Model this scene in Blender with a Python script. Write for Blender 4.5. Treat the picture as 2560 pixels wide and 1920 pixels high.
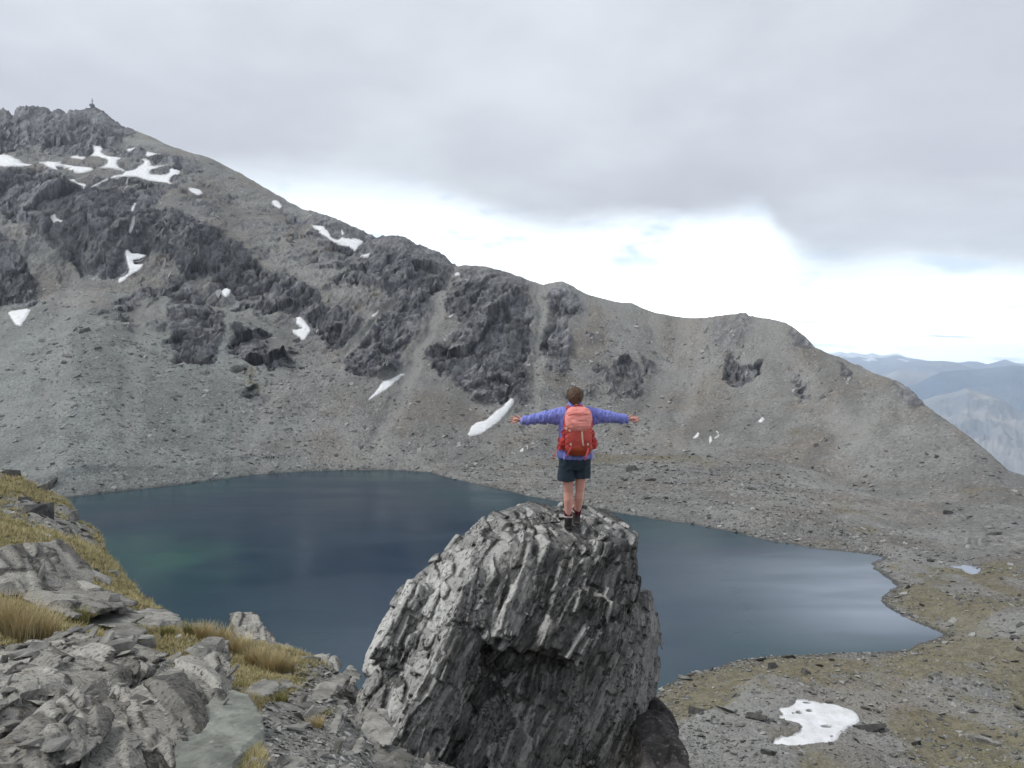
import bpy, bmesh, math, random
import numpy as np
from mathutils import Vector, Matrix

for _o in list(bpy.data.objects):
    bpy.data.objects.remove(_o)
random.seed(7)
rng = np.random.default_rng(11)
SC = bpy.context.scene
COL = SC.collection

# ------------------------------------------------------------------ camera
FPX = 1900.0                      # focal length in pixels of the 2560 px wide photograph
CZ = 60.0                         # the eye is 60 m above the lake (lake = z 0)
PITCH = math.atan(45.0 / FPX)     # looking slightly down, horizon at row 915
cam_d = bpy.data.cameras.new('camera')
cam_d.sensor_width = 36.0
cam_d.lens = 36.0 * FPX / 2560.0
cam_d.clip_start = 0.1
cam_d.clip_end = 120000.0
cam = bpy.data.objects.new('camera', cam_d)
COL.objects.link(cam)
cam.location = (0, 0, CZ)
cam.rotation_euler = (math.pi / 2 - PITCH, 0, 0)
SC.camera = cam

# ------------------------------------------------------------------ node helper
class NT:
    def __init__(self, tree):
        self.t = tree
        self.n = tree.nodes
        self.l = tree.links
    def new(self, typ, **kw):
        nd = self.n.new(typ)
        for k, v in kw.items():
            setattr(nd, k, v)
        return nd
    def put(self, sock, v):
        if isinstance(v, bpy.types.NodeSocket):
            self.l.new(v, sock)
        elif v is not None:
            if hasattr(sock, 'default_value'):
                dv = sock.default_value
                if hasattr(dv, '__len__') and not hasattr(v, '__len__'):
                    v = [v] * len(dv)
                if hasattr(dv, '__len__') and len(dv) == 4 and len(v) == 3:
                    v = (*v, 1.0)
                sock.default_value = v
    def math(self, op, a, b=None, c=None, clamp=False):
        nd = self.new('ShaderNodeMath', operation=op, use_clamp=clamp)
        self.put(nd.inputs[0], a); self.put(nd.inputs[1], b)
        if c is not None: self.put(nd.inputs[2], c)
        return nd.outputs[0]
    def vmath(self, op, a, b=None):
        nd = self.new('ShaderNodeVectorMath', operation=op)
        self.put(nd.inputs[0], a)
        if b is not None: self.put(nd.inputs[1], b)
        return nd.outputs[0]
    def scale(self, v, s):
        nd = self.new('ShaderNodeVectorMath', operation='MULTIPLY')
        self.put(nd.inputs[0], v); self.put(nd.inputs[1], s)
        return nd.outputs[0]
    def noise(self, vec, scale, detail=4.0, rough=0.55, dist=0.0, out=0):
        nd = self.new('ShaderNodeTexNoise')
        self.put(nd.inputs['Vector'], vec)
        self.put(nd.inputs['Scale'], scale); self.put(nd.inputs['Detail'], detail)
        self.put(nd.inputs['Roughness'], rough); self.put(nd.inputs['Distortion'], dist)
        return nd.outputs[out]
    def voronoi(self, vec, scale, feature='F1', out='Distance', rand=1.0):
        nd = self.new('ShaderNodeTexVoronoi', feature=feature)
        self.put(nd.inputs['Vector'], vec); self.put(nd.inputs['Scale'], scale)
        self.put(nd.inputs['Randomness'], rand)
        return nd.outputs[out]
    def ramp(self, f, lo, hi, to0=0.0, to1=1.0, smooth=True):
        nd = self.new('ShaderNodeMapRange', interpolation_type='SMOOTHSTEP' if smooth else 'LINEAR')
        self.put(nd.inputs[0], f); self.put(nd.inputs[1], lo); self.put(nd.inputs[2], hi)
        self.put(nd.inputs[3], to0); self.put(nd.inputs[4], to1)
        return nd.outputs[0]
    def mix(self, f, a, b, blend='MIX'):
        nd = self.new('ShaderNodeMix', data_type='RGBA', blend_type=blend)
        self.put(nd.inputs[0], f); self.put(nd.inputs[6], a); self.put(nd.inputs[7], b)
        return nd.outputs[2]
    def attr(self, name):
        nd = self.new('ShaderNodeAttribute', attribute_name=name)
        return nd.outputs['Fac']
    def bump(self, h, strength=0.5, dist=0.1, normal=None):
        nd = self.new('ShaderNodeBump')
        self.put(nd.inputs['Strength'], strength); self.put(nd.inputs['Distance'], dist)
        self.put(nd.inputs['Height'], h)
        if normal is not None: self.put(nd.inputs['Normal'], normal)
        return nd.outputs[0]

# ------------------------------------------------------------------ world: overcast cloud deck over a bright gap
SUN_EL, SUN_AZ = math.radians(52), math.radians(-88)   # azimuth from +Y, negative = left
W = bpy.data.worlds.new('World')
SC.world = W
W.use_nodes = True
w = NT(W.node_tree)
w.n.clear()
tc = w.new('ShaderNodeTexCoord').outputs['Generated']
sep = w.new('ShaderNodeSeparateXYZ'); w.put(sep.inputs[0], tc)
dx, dy, dz = sep.outputs
sky = w.new('ShaderNodeTexSky', sky_type='NISHITA')
sky.sun_disc = False
sky.sun_elevation = SUN_EL
sky.sun_rotation = SUN_AZ
sky.altitude = 1900
az = w.math('ARCTAN2', dx, dy)
el = w.math('ARCSINE', dz)
# height of the cloud base above the horizon along the azimuth (in radians)
fc = w.new('ShaderNodeFloatCurve')
azn = w.math('MULTIPLY_ADD', az, 1.0 / 1.4, 0.5)
w.put(fc.inputs['Value'], azn)
edge_px = [(-100, 470), (600, 488), (800, 490), (1000, 508), (1150, 532), (1300, 570), (1450, 577), (1600, 562),
           (1800, 552), (1880, 542), (1950, 600), (2020, 657), (2100, 672), (2250, 664), (2400, 670), (2560, 682), (2900, 690)]
pts = []
for px, py in edge_px:
    a = math.atan((px - 1280) / FPX)
    e = math.atan((915 - py) / FPX * math.cos(a))
    pts.append((a / 1.4 + 0.5, e / 0.5))
cur = fc.mapping.curves[0]
cur.points[0].location = (0.0, pts[0][1]); cur.points[1].location = (1.0, pts[-1][1])
for p in pts:
    cur.points.new(*p)
fc.mapping.update()
edge = w.math('MULTIPLY', fc.outputs[0], 0.5)
ang = w.new('ShaderNodeCombineXYZ'); w.put(ang.inputs[0], az); w.put(ang.inputs[1], w.math('MULTIPLY', el, 2.6))
ragged = w.noise(ang.outputs[0], 6.0, 6, 0.55)
ragged2 = w.noise(ang.outputs[0], 26.0, 4, 0.6)
off = w.math('ADD', w.math('MULTIPLY', w.math('SUBTRACT', ragged, 0.5), 0.035), w.math('MULTIPLY', w.math('SUBTRACT', ragged2, 0.5), 0.012))
rel = w.math('ADD', w.math('SUBTRACT', el, edge), off)
soft = w.ramp(az, -0.30, 0.10, 0.060, 0.030)
deck = w.ramp(rel, w.math('MULTIPLY', soft, -0.45), soft)                 # 1 inside the cloud deck
# the deck seen from below: planar projection of the noise
inv = w.math('DIVIDE', 1.0, w.math('ADD', w.math('ABSOLUTE', dz), 0.18))
plan = w.new('ShaderNodeCombineXYZ')
w.put(plan.inputs[0], w.math('MULTIPLY', dx, inv)); w.put(plan.inputs[1], w.math('MULTIPLY', dy, inv))
c1 = w.noise(plan.outputs[0], 0.85, 5, 0.5, 0.3)
c2 = w.noise(plan.outputs[0], 2.6, 6, 0.55, 0.2)
cl = w.math('ADD', w.math('MULTIPLY', c1, 0.7), w.math('MULTIPLY', c2, 0.3))
cl = w.ramp(cl, 0.34, 0.66)
deck_c = w.mix(cl, (0.385, 0.40, 0.445, 1), (0.505, 0.535, 0.575, 1))
base_dark = w.ramp(rel, 0.0, 0.16, 0.90, 1.0)
deck_c = w.mix(1.0, deck_c, base_dark, 'MULTIPLY')
# thin bright cloud in the gap, with faint lens clouds
wisp_v = w.new('ShaderNodeCombineXYZ')
w.put(wisp_v.inputs[0], w.math('MULTIPLY', az, 9.0)); w.put(wisp_v.inputs[1], w.math('MULTIPLY', el, 85.0))
wisp = w.ramp(w.noise(wisp_v.outputs[0], 1.0, 3, 0.5, 0.4), 0.54, 0.70)
wisp = w.math('MULTIPLY', wisp, w.ramp(el, 0.10, 0.06))
lit = w.ramp(rel, -0.004, -0.10)
gap_c = w.mix(lit, (0.78, 0.86, 0.91, 1), (1.30, 1.35, 1.38, 1))
gap_c = w.mix(w.ramp(el, 0.11, 0.035), gap_c, (2.7, 2.78, 2.85, 1))
gap_c = w.mix(wisp, gap_c, (0.95, 1.02, 1.20, 1))
deck_bg = w.new('ShaderNodeBackground'); w.put(deck_bg.inputs[0], w.mix(deck, gap_c, deck_c)); deck_bg.inputs[1].default_value = 1.0
sky_bg = w.new('ShaderNodeBackground'); w.put(sky_bg.inputs[0], sky.outputs[0]); sky_bg.inputs[1].default_value = 0.10
# where the veil is thin the blue sky shows through (small holes under the deck)
hole = w.ramp(w.noise(ang.outputs[0], 9.0, 3, 0.5), 0.52, 0.68)
hole = w.math('MULTIPLY', hole, w.math('SUBTRACT', 1.0, deck))
hole = w.math('MULTIPLY', hole, w.ramp(rel, -0.09, -0.02))
ms = w.new('ShaderNodeMixShader')
w.put(ms.inputs[0], w.math('MULTIPLY', hole, 0.75)); w.l.new(deck_bg.outputs[0], ms.inputs[1]); w.l.new(sky_bg.outputs[0], ms.inputs[2])
wo = w.new('ShaderNodeOutputWorld'); w.l.new(ms.outputs[0], wo.inputs[0])

# ------------------------------------------------------------------ sun behind the clouds
sun_d = bpy.data.lights.new('sun', 'SUN')
sun_d.energy = 1.5
sun_d.angle = math.radians(20)
sun_d.color = (1.0, 0.97, 0.92)
sun = bpy.data.objects.new('sun', sun_d)
COL.objects.link(sun)
_sd = Vector((math.sin(SUN_AZ) * math.cos(SUN_EL), math.cos(SUN_AZ) * math.cos(SUN_EL), math.sin(SUN_EL)))
sun.rotation_euler = _sd.to_track_quat('Z', 'Y').to_euler()

SC.view_settings.view_transform = 'Standard'
SC.view_settings.look = 'None'
SC.view_settings.gamma = 1.0
SC.view_settings.use_curve_mapping = False
SC.view_settings.exposure = 0.62
SC.render.engine = 'CYCLES'
SC.cycles.use_denoising = True
SC.cycles.max_bounces = 5
SC.cycles.diffuse_bounces = 3
SC.cycles.glossy_bounces = 2
SC.cycles.volume_bounces = 2
SC.cycles.caustics_reflective = False
SC.cycles.caustics_refractive = False

# ------------------------------------------------------------------ picture <-> place
_fw = np.array([0, math.cos(PITCH), -math.sin(PITCH)])
_up = np.array([0, math.sin(PITCH), math.cos(PITCH)])
def ray(px, py):
    u = (np.asarray(px, float) - 1280) / FPX
    v = (960 - np.asarray(py, float)) / FPX
    d = _fw + v[..., None] * _up if np.ndim(v) else _fw + v * _up
    d = np.array(d, float)
    if np.ndim(u):
        d = np.broadcast_to(d, (len(u), 3)).copy(); d[:, 0] += u
    else:
        d = d.copy(); d[0] += u
    return d
def at(px, py, r):
    """point on the sight line through a photo pixel, at horizontal range r"""
    d = ray(px, py)
    return np.array([0, 0, CZ]) + d * (r / math.hypot(d[0], d[1]))
def atz(px, py, z):
    d = ray(px, py)
    return np.array([0, 0, CZ]) + d * ((z - CZ) / d[2])
def atd(px, py, depth):
    return np.array([0, 0, CZ]) + ray(px, py) * depth
def project(P):
    rel_ = P - np.array([0, 0, CZ])
    dep = rel_ @ _fw
    dep = np.where(np.abs(dep) < 1e-6, 1e-6, dep)
    return 1280 + FPX * rel_[:, 0] / dep, 960 - FPX * (rel_ @ _up) / dep
def px_az(px):
    return np.arctan((np.asarray(px, float) - 1280) / FPX)

# ------------------------------------------------------------------ numpy noise
def _h(ix, iy, iz, seed):
    n = (ix * 374761393 + iy * 668265263 + iz * 2147483647 + seed * 974634777) & 0xFFFFFFFF
    n = ((n ^ (n >> 13)) * 1274126177) & 0xFFFFFFFF
    n = ((n ^ (n >> 16)) * 2246822519) & 0xFFFFFFFF
    n = n ^ (n >> 15)
    return (n & 0xFFFFFF) / float(0x7FFFFF) - 1.0
def vnoise(P, seed=0):
    F = np.floor(P); I = F.astype(np.int64); f = P - F
    f = f * f * f * (f * (f * 6 - 15) + 10)
    x, y, z = f[:, 0], f[:, 1], f[:, 2]
    ix, iy, iz = I[:, 0], I[:, 1], I[:, 2]
    r = 0
    for a in (0, 1):
        wx = x if a else 1 - x
        for b in (0, 1):
            wy = y if b else 1 - y
            for c in (0, 1):
                wz = z if c else 1 - z
                r = r + wx * wy * wz * _h(ix + a, iy + b, iz + c, seed)
    return r
_R = np.array(Matrix.Rotation(0.7, 3, Vector((0.3, 0.5, 0.8)).normalized()))
def fbm(P, scale=1.0, octv=4, seed=0, gain=0.5, ridged=False):
    Q = np.asarray(P, float) / scale
    s = 0; a = 1.0; tot = 0
    for o in range(octv):
        n = vnoise(Q, seed + o * 17)
        if ridged: n = 1 - 2 * np.abs(n)
        s = s + a * n; tot += a; a *= gain
        Q = (Q @ _R.T) * 2.03
    return s / tot
def sstep(a, b, x):
    t = np.clip((x - a) / (b - a), 0, 1)
    return t * t * (3 - 2 * t)

# ------------------------------------------------------------------ mesh helpers
def mesh_np(name, V, faces, attrs=None, flat=False, mats=(), mat_idx=None):
    """faces: list of int arrays, each (n, k)"""
    if isinstance(faces, np.ndarray): faces = [faces]
    m = bpy.data.meshes.new(name)
    V = np.asarray(V, dtype=np.float32)
    m.vertices.add(len(V)); m.vertices.foreach_set('co', V.ravel())
    loops = np.concatenate([f.ravel() for f in faces]).astype(np.int32)
    tot = np.concatenate([np.full(len(f), f.shape[1], np.int32) for f in faces])
    start = np.concatenate([[0], np.cumsum(tot)[:-1]]).astype(np.int32)
    m.loops.add(len(loops)); m.loops.foreach_set('vertex_index', loops)
    m.polygons.add(len(tot)); m.polygons.foreach_set('loop_start', start)
    for k in mats: m.materials.append(k)
    if mat_idx is not None: m.polygons.foreach_set('material_index', np.asarray(mat_idx, np.int32))
    m.update(calc_edges=True)
    m.validate()
    if attrs:
        for k, v in attrs.items():
            at_ = m.attributes.new(k, 'FLOAT', 'POINT')
            at_.data.foreach_set('value', np.asarray(v, np.float32))
    if flat: m.shade_flat()
    return m
def link(name, mesh, parent=None, loc=(0, 0, 0), rot=(0, 0, 0), scale=(1, 1, 1)):
    o = bpy.data.objects.new(name, mesh)
    COL.objects.link(o)
    o.parent = parent
    o.location = loc; o.rotation_euler = rot; o.scale = scale
    return o
def tag(o, label=None, cat=None, group=None, kind=None):
    if label: o['label'] = label
    if cat: o['category'] = cat
    if group: o['group'] = group
    if kind: o['kind'] = kind
    elif cat: o['kind'] = 'thing'
    return o
def empty(name, loc=(0, 0, 0), rz=0):
    o = bpy.data.objects.new(name, None)
    COL.objects.link(o); o.location = loc; o.rotation_euler = (0, 0, rz); o.empty_display_size = 0.2
    return o
def grid_faces(nc, nr):
    """nc columns x nr rows, vertex index = c*nr + r ; faces look up"""
    c = np.arange(nc - 1)[:, None]; r = np.arange(nr - 1)[None, :]
    a = c * nr + r
    return np.stack([a, a + nr, a + nr + 1, a + 1], -1).reshape(-1, 4)
def in_poly(x, y, poly):
    """signed distance to a polygon, positive inside"""
    poly = np.asarray(poly, float)
    d = np.full(x.shape, 1e18); ins = np.zeros(x.shape, bool)
    for i in range(len(poly)):
        x0, y0 = poly[i]; x1, y1 = poly[(i + 1) % len(poly)]
        ex, ey = x1 - x0, y1 - y0
        L = ex * ex + ey * ey + 1e-12
        t = np.clip(((x - x0) * ex + (y - y0) * ey) / L, 0, 1)
        d = np.minimum(d, (x - x0 - t * ex) ** 2 + (y - y0 - t * ey) ** 2)
        c = (y0 > y) != (y1 > y)
        if abs(ey) > 1e-12:
            ins ^= c & (x < ex * (y - y0) / ey + x0)
    d = np.sqrt(d)
    return np.where(ins, d, -d)
# ------------------------------------------------------------------ materials
def new_mat(name):
    m = bpy.data.materials.new(name); m.use_nodes = True
    t = NT(m.node_tree); t.n.clear()
    p = t.new('ShaderNodeBsdfPrincipled'); o = t.new('ShaderNodeOutputMaterial')
    t.l.new(p.outputs[0], o.inputs[0])
    p.inputs['Roughness'].default_value = 0.9
    p.inputs['Specular IOR Level'].default_value = 0.25
    return m, t, p
def pos(t):
    return t.new('ShaderNodeNewGeometry').outputs['Position']
def rnd(t):
    return t.new('ShaderNodeObjectInfo').outputs['Random']

def mat_mountain():
    m, t, p = new_mat('mountain_rock')
    P = pos(t)
    rock = t.attr('rock'); tan = t.attr('tan'); lite = t.attr('lite'); green = t.attr('green')
    big = t.noise(P, 0.012, 4, 0.5); mid = t.noise(P, 0.07, 5, 0.6); fine = t.noise(P, 0.5, 5, 0.65)
    near = t.attr('near')
    vs = t.ramp(near, 0, 1, 0.9, 3.2, False)
    speck = t.voronoi(P, vs, 'F1', 'Color')
    sp = t.new('ShaderNodeSeparateColor'); t.put(sp.inputs[0], speck)
    sd = t.voronoi(P, vs, 'F1', 'Distance')
    # scree: grey, greener on the left, browner and mauve towards the right
    scree = t.mix(t.ramp(big, 0.35, 0.65), (0.192, 0.190, 0.180, 1), (0.245, 0.243, 0.230, 1))
    scree = t.mix(t.ramp(green, 0, 1), scree, (0.222, 0.240, 0.226, 1))
    brown = t.ramp(t.noise(P, 0.025, 4, 0.55), 0.45, 0.65)
    scree = t.mix(t.math('MULTIPLY', brown, t.math('SUBTRACT', 1.0, green)), scree, (0.200, 0.176, 0.150, 1))
    scree = t.mix(t.ramp(mid, 0.30, 0.70, 0.0, 0.55), scree, (0.115, 0.112, 0.105, 1))
    scree = t.mix(t.math('MULTIPLY', t.ramp(sp.outputs[0], 0.70, 0.95), 0.35), scree, (0.36, 0.36, 0.34, 1))
    scree = t.mix(t.math('MULTIPLY', t.ramp(sp.outputs[1], 0.70, 0.95), 0.40), scree, (0.060, 0.060, 0.060, 1))
    # cliffs: dark slaty schist with lichen-pale ledges
    mpg = t.new('ShaderNodeMapping', vector_type='TEXTURE'); t.put(mpg.inputs[0], P)
    mpg.inputs['Rotation'].default_value = (math.radians(-38), math.radians(24), 0.0); mpg.inputs['Scale'].default_value = (0.55, 3.2, 0.9)
    crk = t.noise(mpg.outputs[0], 0.16, 6, 0.68, 0.4)
    cliff = t.mix(t.ramp(crk, 0.36, 0.66), (0.078, 0.078, 0.088, 1), (0.180, 0.178, 0.178, 1))
    cliff = t.mix(t.ramp(fine, 0.52, 0.75, 0, 0.75), cliff, (0.17, 0.168, 0.150, 1))
    cliff = t.mix(t.ramp(fine, 0.44, 0.28, 0, 0.7), cliff, (0.032, 0.032, 0.038, 1))
    cliff = t.mix(1.0, cliff, t.ramp(t.attr('tone'), -1.0, 1.0, 0.66, 1.70, False), 'MULTIPLY')
    stk = t.attr('streak')
    scree = t.mix(t.ramp(stk, 0.05, 0.35, 0, 0.45), scree, (0.250, 0.250, 0.232, 1))
    scree = t.mix(t.ramp(stk, -0.05, -0.35, 0, 0.40), scree, (0.120, 0.116, 0.108, 1))
    c = t.mix(t.ramp(t.math('ADD', rock, t.math('MULTIPLY', t.math('SUBTRACT', fine, 0.5), 0.5)), 0.25, 0.55), scree, cliff)
    grass = t.mix(t.ramp(fine, 0.35, 0.65), (0.120, 0.105, 0.066, 1), (0.195, 0.172, 0.112, 1))
    gm = t.ramp(t.math('ADD', tan, t.math('MULTIPLY', t.math('SUBTRACT', mid, 0.5), 0.9)), 0.35, 0.75)
    c = t.mix(t.math('MULTIPLY', gm, 0.85), c, grass)
    c = t.mix(t.math('MULTIPLY', lite, 0.85), c, (0.285, 0.278, 0.262, 1))
    c = t.mix(t.math('MULTIPLY', t.attr('wet'), 0.75), c, (0.055, 0.055, 0.052, 1))
    t.put(p.inputs['Base Color'], c)
    h = t.math('ADD', t.math('MULTIPLY', fine, 1.0), t.math('MULTIPLY', sd, -0.25))
    h = t.math('ADD', h, t.math('MULTIPLY', t.math('MULTIPLY', crk, rock), 3.5))
    h = t.math('MULTIPLY', h, t.ramp(near, 0, 1, 1.0, 0.35, False))
    t.put(p.inputs['Normal'], t.bump(h, 1.0, 1.1))
    t.put(p.inputs['Roughness'], 0.95)
    return m

def mat_stone(name, dark, light, lichen, sc=1.0, obj_rand=True, dist=0.02, warm=(0.16, 0.14, 0.11, 1)):
    """foliated schist: fine streaks along the local cleavage, lichen blotches"""
    m, t, p = new_mat(name)
    P = pos(t)
    f = t.noise(P, 3.0 * sc, 6, 0.65, 0.4)
    f2 = t.noise(P, 14.0 * sc, 5, 0.65)
    bl = t.noise(P, 5.5 * sc, 4, 0.6)
    c = t.mix(t.ramp(f, 0.36, 0.62), dark, light)
    c = t.mix(t.ramp(f2, 0.56, 0.74, 0, 0.6), c, lichen)
    c = t.mix(t.ramp(f2, 0.44, 0.28, 0, 0.75), c, [x * 0.45 for x in dark[:3]] + [1])
    c = t.mix(t.ramp(bl, 0.60, 0.72, 0, 0.5), c, warm)
    tone = t.attr('tone')
    if not obj_rand:
        c = t.mix(1.0, c, t.ramp(tone, 0, 1, 0.72, 1.20, False), 'MULTIPLY')
    if obj_rand:
        r = rnd(t)
        c = t.mix(1.0, c, t.ramp(r, 0, 1, 0.72, 1.28, False), 'MULTIPLY')
    c = t.mix(1.0, c, (0.96, 0.93, 0.87, 1), 'MULTIPLY')
    t.put(p.inputs['Base Color'], c)
    h = t.math('ADD', f2, t.math('MULTIPLY', f, 2.0))
    t.put(p.inputs['Normal'], t.bump(h, 0.6, dist))
    return m

def mat_cleaved(name, rot, base0, base1, pale_c, lich, black=1.0, k=1.0, warm=0.0, edge_dark=0.58):
    """schist with streaks along its cleavage, lichen on the plate faces, black crust and painted shade on broken edges"""
    m, t, p = new_mat(name)
    P = pos(t)
    mp = t.new('ShaderNodeMapping', vector_type='TEXTURE')
    t.put(mp.inputs[0], P)
    mp.inputs['Rotation'].default_value = [math.radians(x) for x in rot]
    mp.inputs['Scale'].default_value = (1.0, 1.0, 0.28)
    Q = mp.outputs[0]
    st = t.noise(Q, 3.2 * k, 7, 0.65, 0.3)
    fi = t.noise(Q, 13.0 * k, 6, 0.7)
    bl = t.noise(P, 1.15 * k, 3, 0.5)
    sp = t.noise(P, 26.0 * k, 4, 0.7)
    face = t.attr('plate'); tone = t.attr('tone')    # plate: 1 on cleavage faces, 0 on broken edges
    c = t.mix(t.ramp(st, 0.36, 0.64), (*base0, 1), (*base1, 1))
    pale = t.ramp(t.math('ADD', t.math('MULTIPLY', face, 0.30), t.math('MULTIPLY_ADD', tone, 0.35, bl)), 0.58, 0.92)
    c = t.mix(t.math('MULTIPLY', pale, 0.8), c, (*pale_c, 1))
    c = t.mix(t.ramp(fi, 0.53, 0.65, 0, 0.85), c, (*lich, 1))
    c = t.mix(t.ramp(fi, 0.46, 0.36, 0, 0.9), c, (0.035, 0.034, 0.034, 1))
    c = t.mix(1.0, c, t.ramp(tone, -0.3, 1.3, 0.36, 1.50, False), 'MULTIPLY')
    c = t.mix(1.0, c, t.ramp(face, 0, 1, edge_dark, 1.12, False), 'MULTIPLY')  # broken edges darker: crust, plus the shade of the front painted in
    blk = t.math('MULTIPLY', t.ramp(sp, 0.48, 0.60), t.ramp(t.noise(P, 2.2 * k, 4, 0.6), 0.46, 0.60))
    c = t.mix(t.math('MULTIPLY', blk, 0.9 * black), c, (0.022, 0.021, 0.021, 1))
    if warm:
        wm = t.ramp(t.noise(P, 3.7 * k, 4, 0.6), 0.56, 0.70, 0, warm)
        c = t.mix(wm, c, (0.20, 0.165, 0.115, 1))
    c = t.mix(1.0, c, (1.0, 0.975, 0.92, 1) if warm else (0.97, 0.965, 0.945, 1), 'MULTIPLY')
    t.put(p.inputs['Base Color'], c)
    h = t.math('ADD', t.math('MULTIPLY', fi, 1.0), t.math('MULTIPLY', st, 1.6))
    h = t.math('ADD', h, t.math('MULTIPLY', sp, 0.35))
    t.put(p.inputs['Normal'], t.bump(h, 0.9, 0.045 / k))
    return m

def mat_near_ground():
    m, t, p = new_mat('alpine_ground')
    P = pos(t)
    gr = t.attr('grass')
    a = t.noise(P, 1.3, 5, 0.6); b = t.noise(P, 9.0, 5, 0.65); k = t.noise(P, 0.16, 4, 0.55)
    v = t.voronoi(P, 23.0, 'F1', 'Color'); sp = t.new('ShaderNodeSeparateColor'); t.put(sp.inputs[0], v)
    grit = t.mix(t.ramp(b, 0.3, 0.7), (0.105, 0.100, 0.090, 1), (0.225, 0.216, 0.198, 1))
    grit = t.mix(t.math('MULTIPLY', t.ramp(sp.outputs[0], 0.7, 0.95), 0.25), grit, (0.33, 0.33, 0.32, 1))
    moss = t.mix(t.ramp(a, 0.35, 0.62), (0.180, 0.135, 0.068, 1), (0.125, 0.118, 0.046, 1))
    moss = t.mix(t.ramp(b, 0.48, 0.70, 0, 0.7), moss, (0.29, 0.24, 0.135, 1))
    moss = t.mix(t.ramp(t.noise(P, 3.1, 4, 0.6), 0.56, 0.70, 0, 0.8), moss, (0.070, 0.045, 0.025, 1))
    g = t.ramp(t.math('ADD', gr, t.math('MULTIPLY', t.math('SUBTRACT', a, 0.5), 0.9)), 0.38, 0.62)
    t.put(p.inputs['Base Color'], t.mix(g, grit, moss))
    t.put(p.inputs['Normal'], t.bump(t.math('ADD', b, t.math('MULTIPLY', a, 2.0)), 0.8, 0.05))
    return m

def mat_water():
    m, t, p = new_mat('lake_water')
    P = pos(t)
    shal = t.attr('shallow')
    n = t.noise(t.scale(P, (1, 1, 1)), 0.02, 3, 0.5)
    patch = t.math('MULTIPLY', shal, t.ramp(n, 0.30, 0.60))
    c = t.mix(patch, (0.0072, 0.026, 0.052, 1), (0.020, 0.078, 0.066, 1))
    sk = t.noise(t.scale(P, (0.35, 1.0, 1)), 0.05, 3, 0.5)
    c = t.mix(t.math('MULTIPLY', t.attr('sky_sheen'), t.ramp(sk, 0.34, 0.60, 0.55, 0.9)), c, (0.26, 0.30, 0.365, 1))  # pale sky reflection painted into the water colour
    t.put(p.inputs['Base Color'], c)
    p.inputs['IOR'].default_value = 1.333
    p.inputs['Specular IOR Level'].default_value = 0.5
    wind = t.noise(t.scale(P, (0.35, 1.0, 1)), 0.035, 4, 0.55)
    t.put(p.inputs['Roughness'], t.ramp(wind, 0.35, 0.65, 0.15, 0.27))
    r1 = t.noise(t.scale(P, (0.8, 1.2, 1)), 1.1, 3, 0.6); r2 = t.noise(t.scale(P, (0.6, 1.0, 1)), 0.28, 3, 0.5)
    t.put(p.inputs['Normal'], t.bump(t.math('ADD', t.math('MULTIPLY', r1, 0.16), t.math('MULTIPLY', r2, 0.3)), 0.3, 0.3))
    return m

def mat_snow():
    m, t, p = new_mat('old_snow')
    P = pos(t)
    n = t.noise(P, 0.35, 5, 0.6); d = t.noise(P, 1.7, 4, 0.6)
    c = t.mix(t.ramp(n, 0.35, 0.7), (0.72, 0.73, 0.74, 1), (0.60, 0.60, 0.595, 1))
    c = t.mix(t.ramp(d, 0.62, 0.78, 0, 0.35), c, (0.40, 0.385, 0.36, 1))
    rim = t.ramp(t.math('ADD', t.attr('rim'), t.math('MULTIPLY', t.math('SUBTRACT', d, 0.5), 0.8)), 0.45, 0.95, 0, 0.7)
    c = t.mix(rim, c, (0.30, 0.29, 0.275, 1))
    t.put(p.inputs['Base Color'], c)
    t.put(p.inputs['Normal'], t.bump(t.math('ADD', n, t.math('MULTIPLY', d, 0.5)), 0.6, 0.6))
    p.inputs['Roughness'].default_value = 0.7
    return m

def mat_cloth(name, c0, c1, sc=30.0, rough=0.8, bumpd=0.004):
    m, t, p = new_mat(name)
    tc_ = t.new('ShaderNodeTexCoord').outputs['Object']
    a = t.noise(tc_, sc * 0.25, 4, 0.6); b = t.noise(tc_, sc * 6, 2, 0.5)
    t.put(p.inputs['Base Color'], t.mix(t.ramp(a, 0.3, 0.7), (*c0, 1), (*c1, 1)))
    t.put(p.inputs['Normal'], t.bump(t.math('ADD', a, t.math('MULTIPLY', b, 0.2)), 0.5, bumpd))
    p.inputs['Roughness'].default_value = rough
    return m

def mat_blade(name, root, tip, alt):
    m, t, p = new_mat(name)
    h = t.attr('tip'); r = t.attr('shade')
    c = t.mix(t.ramp(h, 0.0, 0.55), (*root, 1), (*tip, 1))
    c = t.mix(t.ramp(r, 0.55, 0.9, 0, 0.7), c, (*alt, 1))
    t.put(p.inputs['Base Color'], c)
    p.inputs['Roughness'].default_value = 0.7
    return m

def mat_hill(name, cols, sc):
    m, t, p = new_mat(name)
    P = pos(t)
    n = t.noise(P, sc, 6, 0.6); n2 = t.noise(P, sc * 4, 5, 0.6)
    c = t.mix(t.ramp(n, 0.35, 0.65), (*cols[0], 1), (*cols[1], 1))
    c = t.mix(t.ramp(n2, 0.5, 0.75, 0, 0.6), c, (*cols[2], 1))
    if len(cols) > 3:
        sn = t.math('MULTIPLY', t.attr('snow'), 1.0)
        c = t.mix(t.ramp(sn, 0.45, 0.6), c, (*cols[3], 1))
    t.put(p.inputs['Base Color'], c)
    return m

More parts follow.
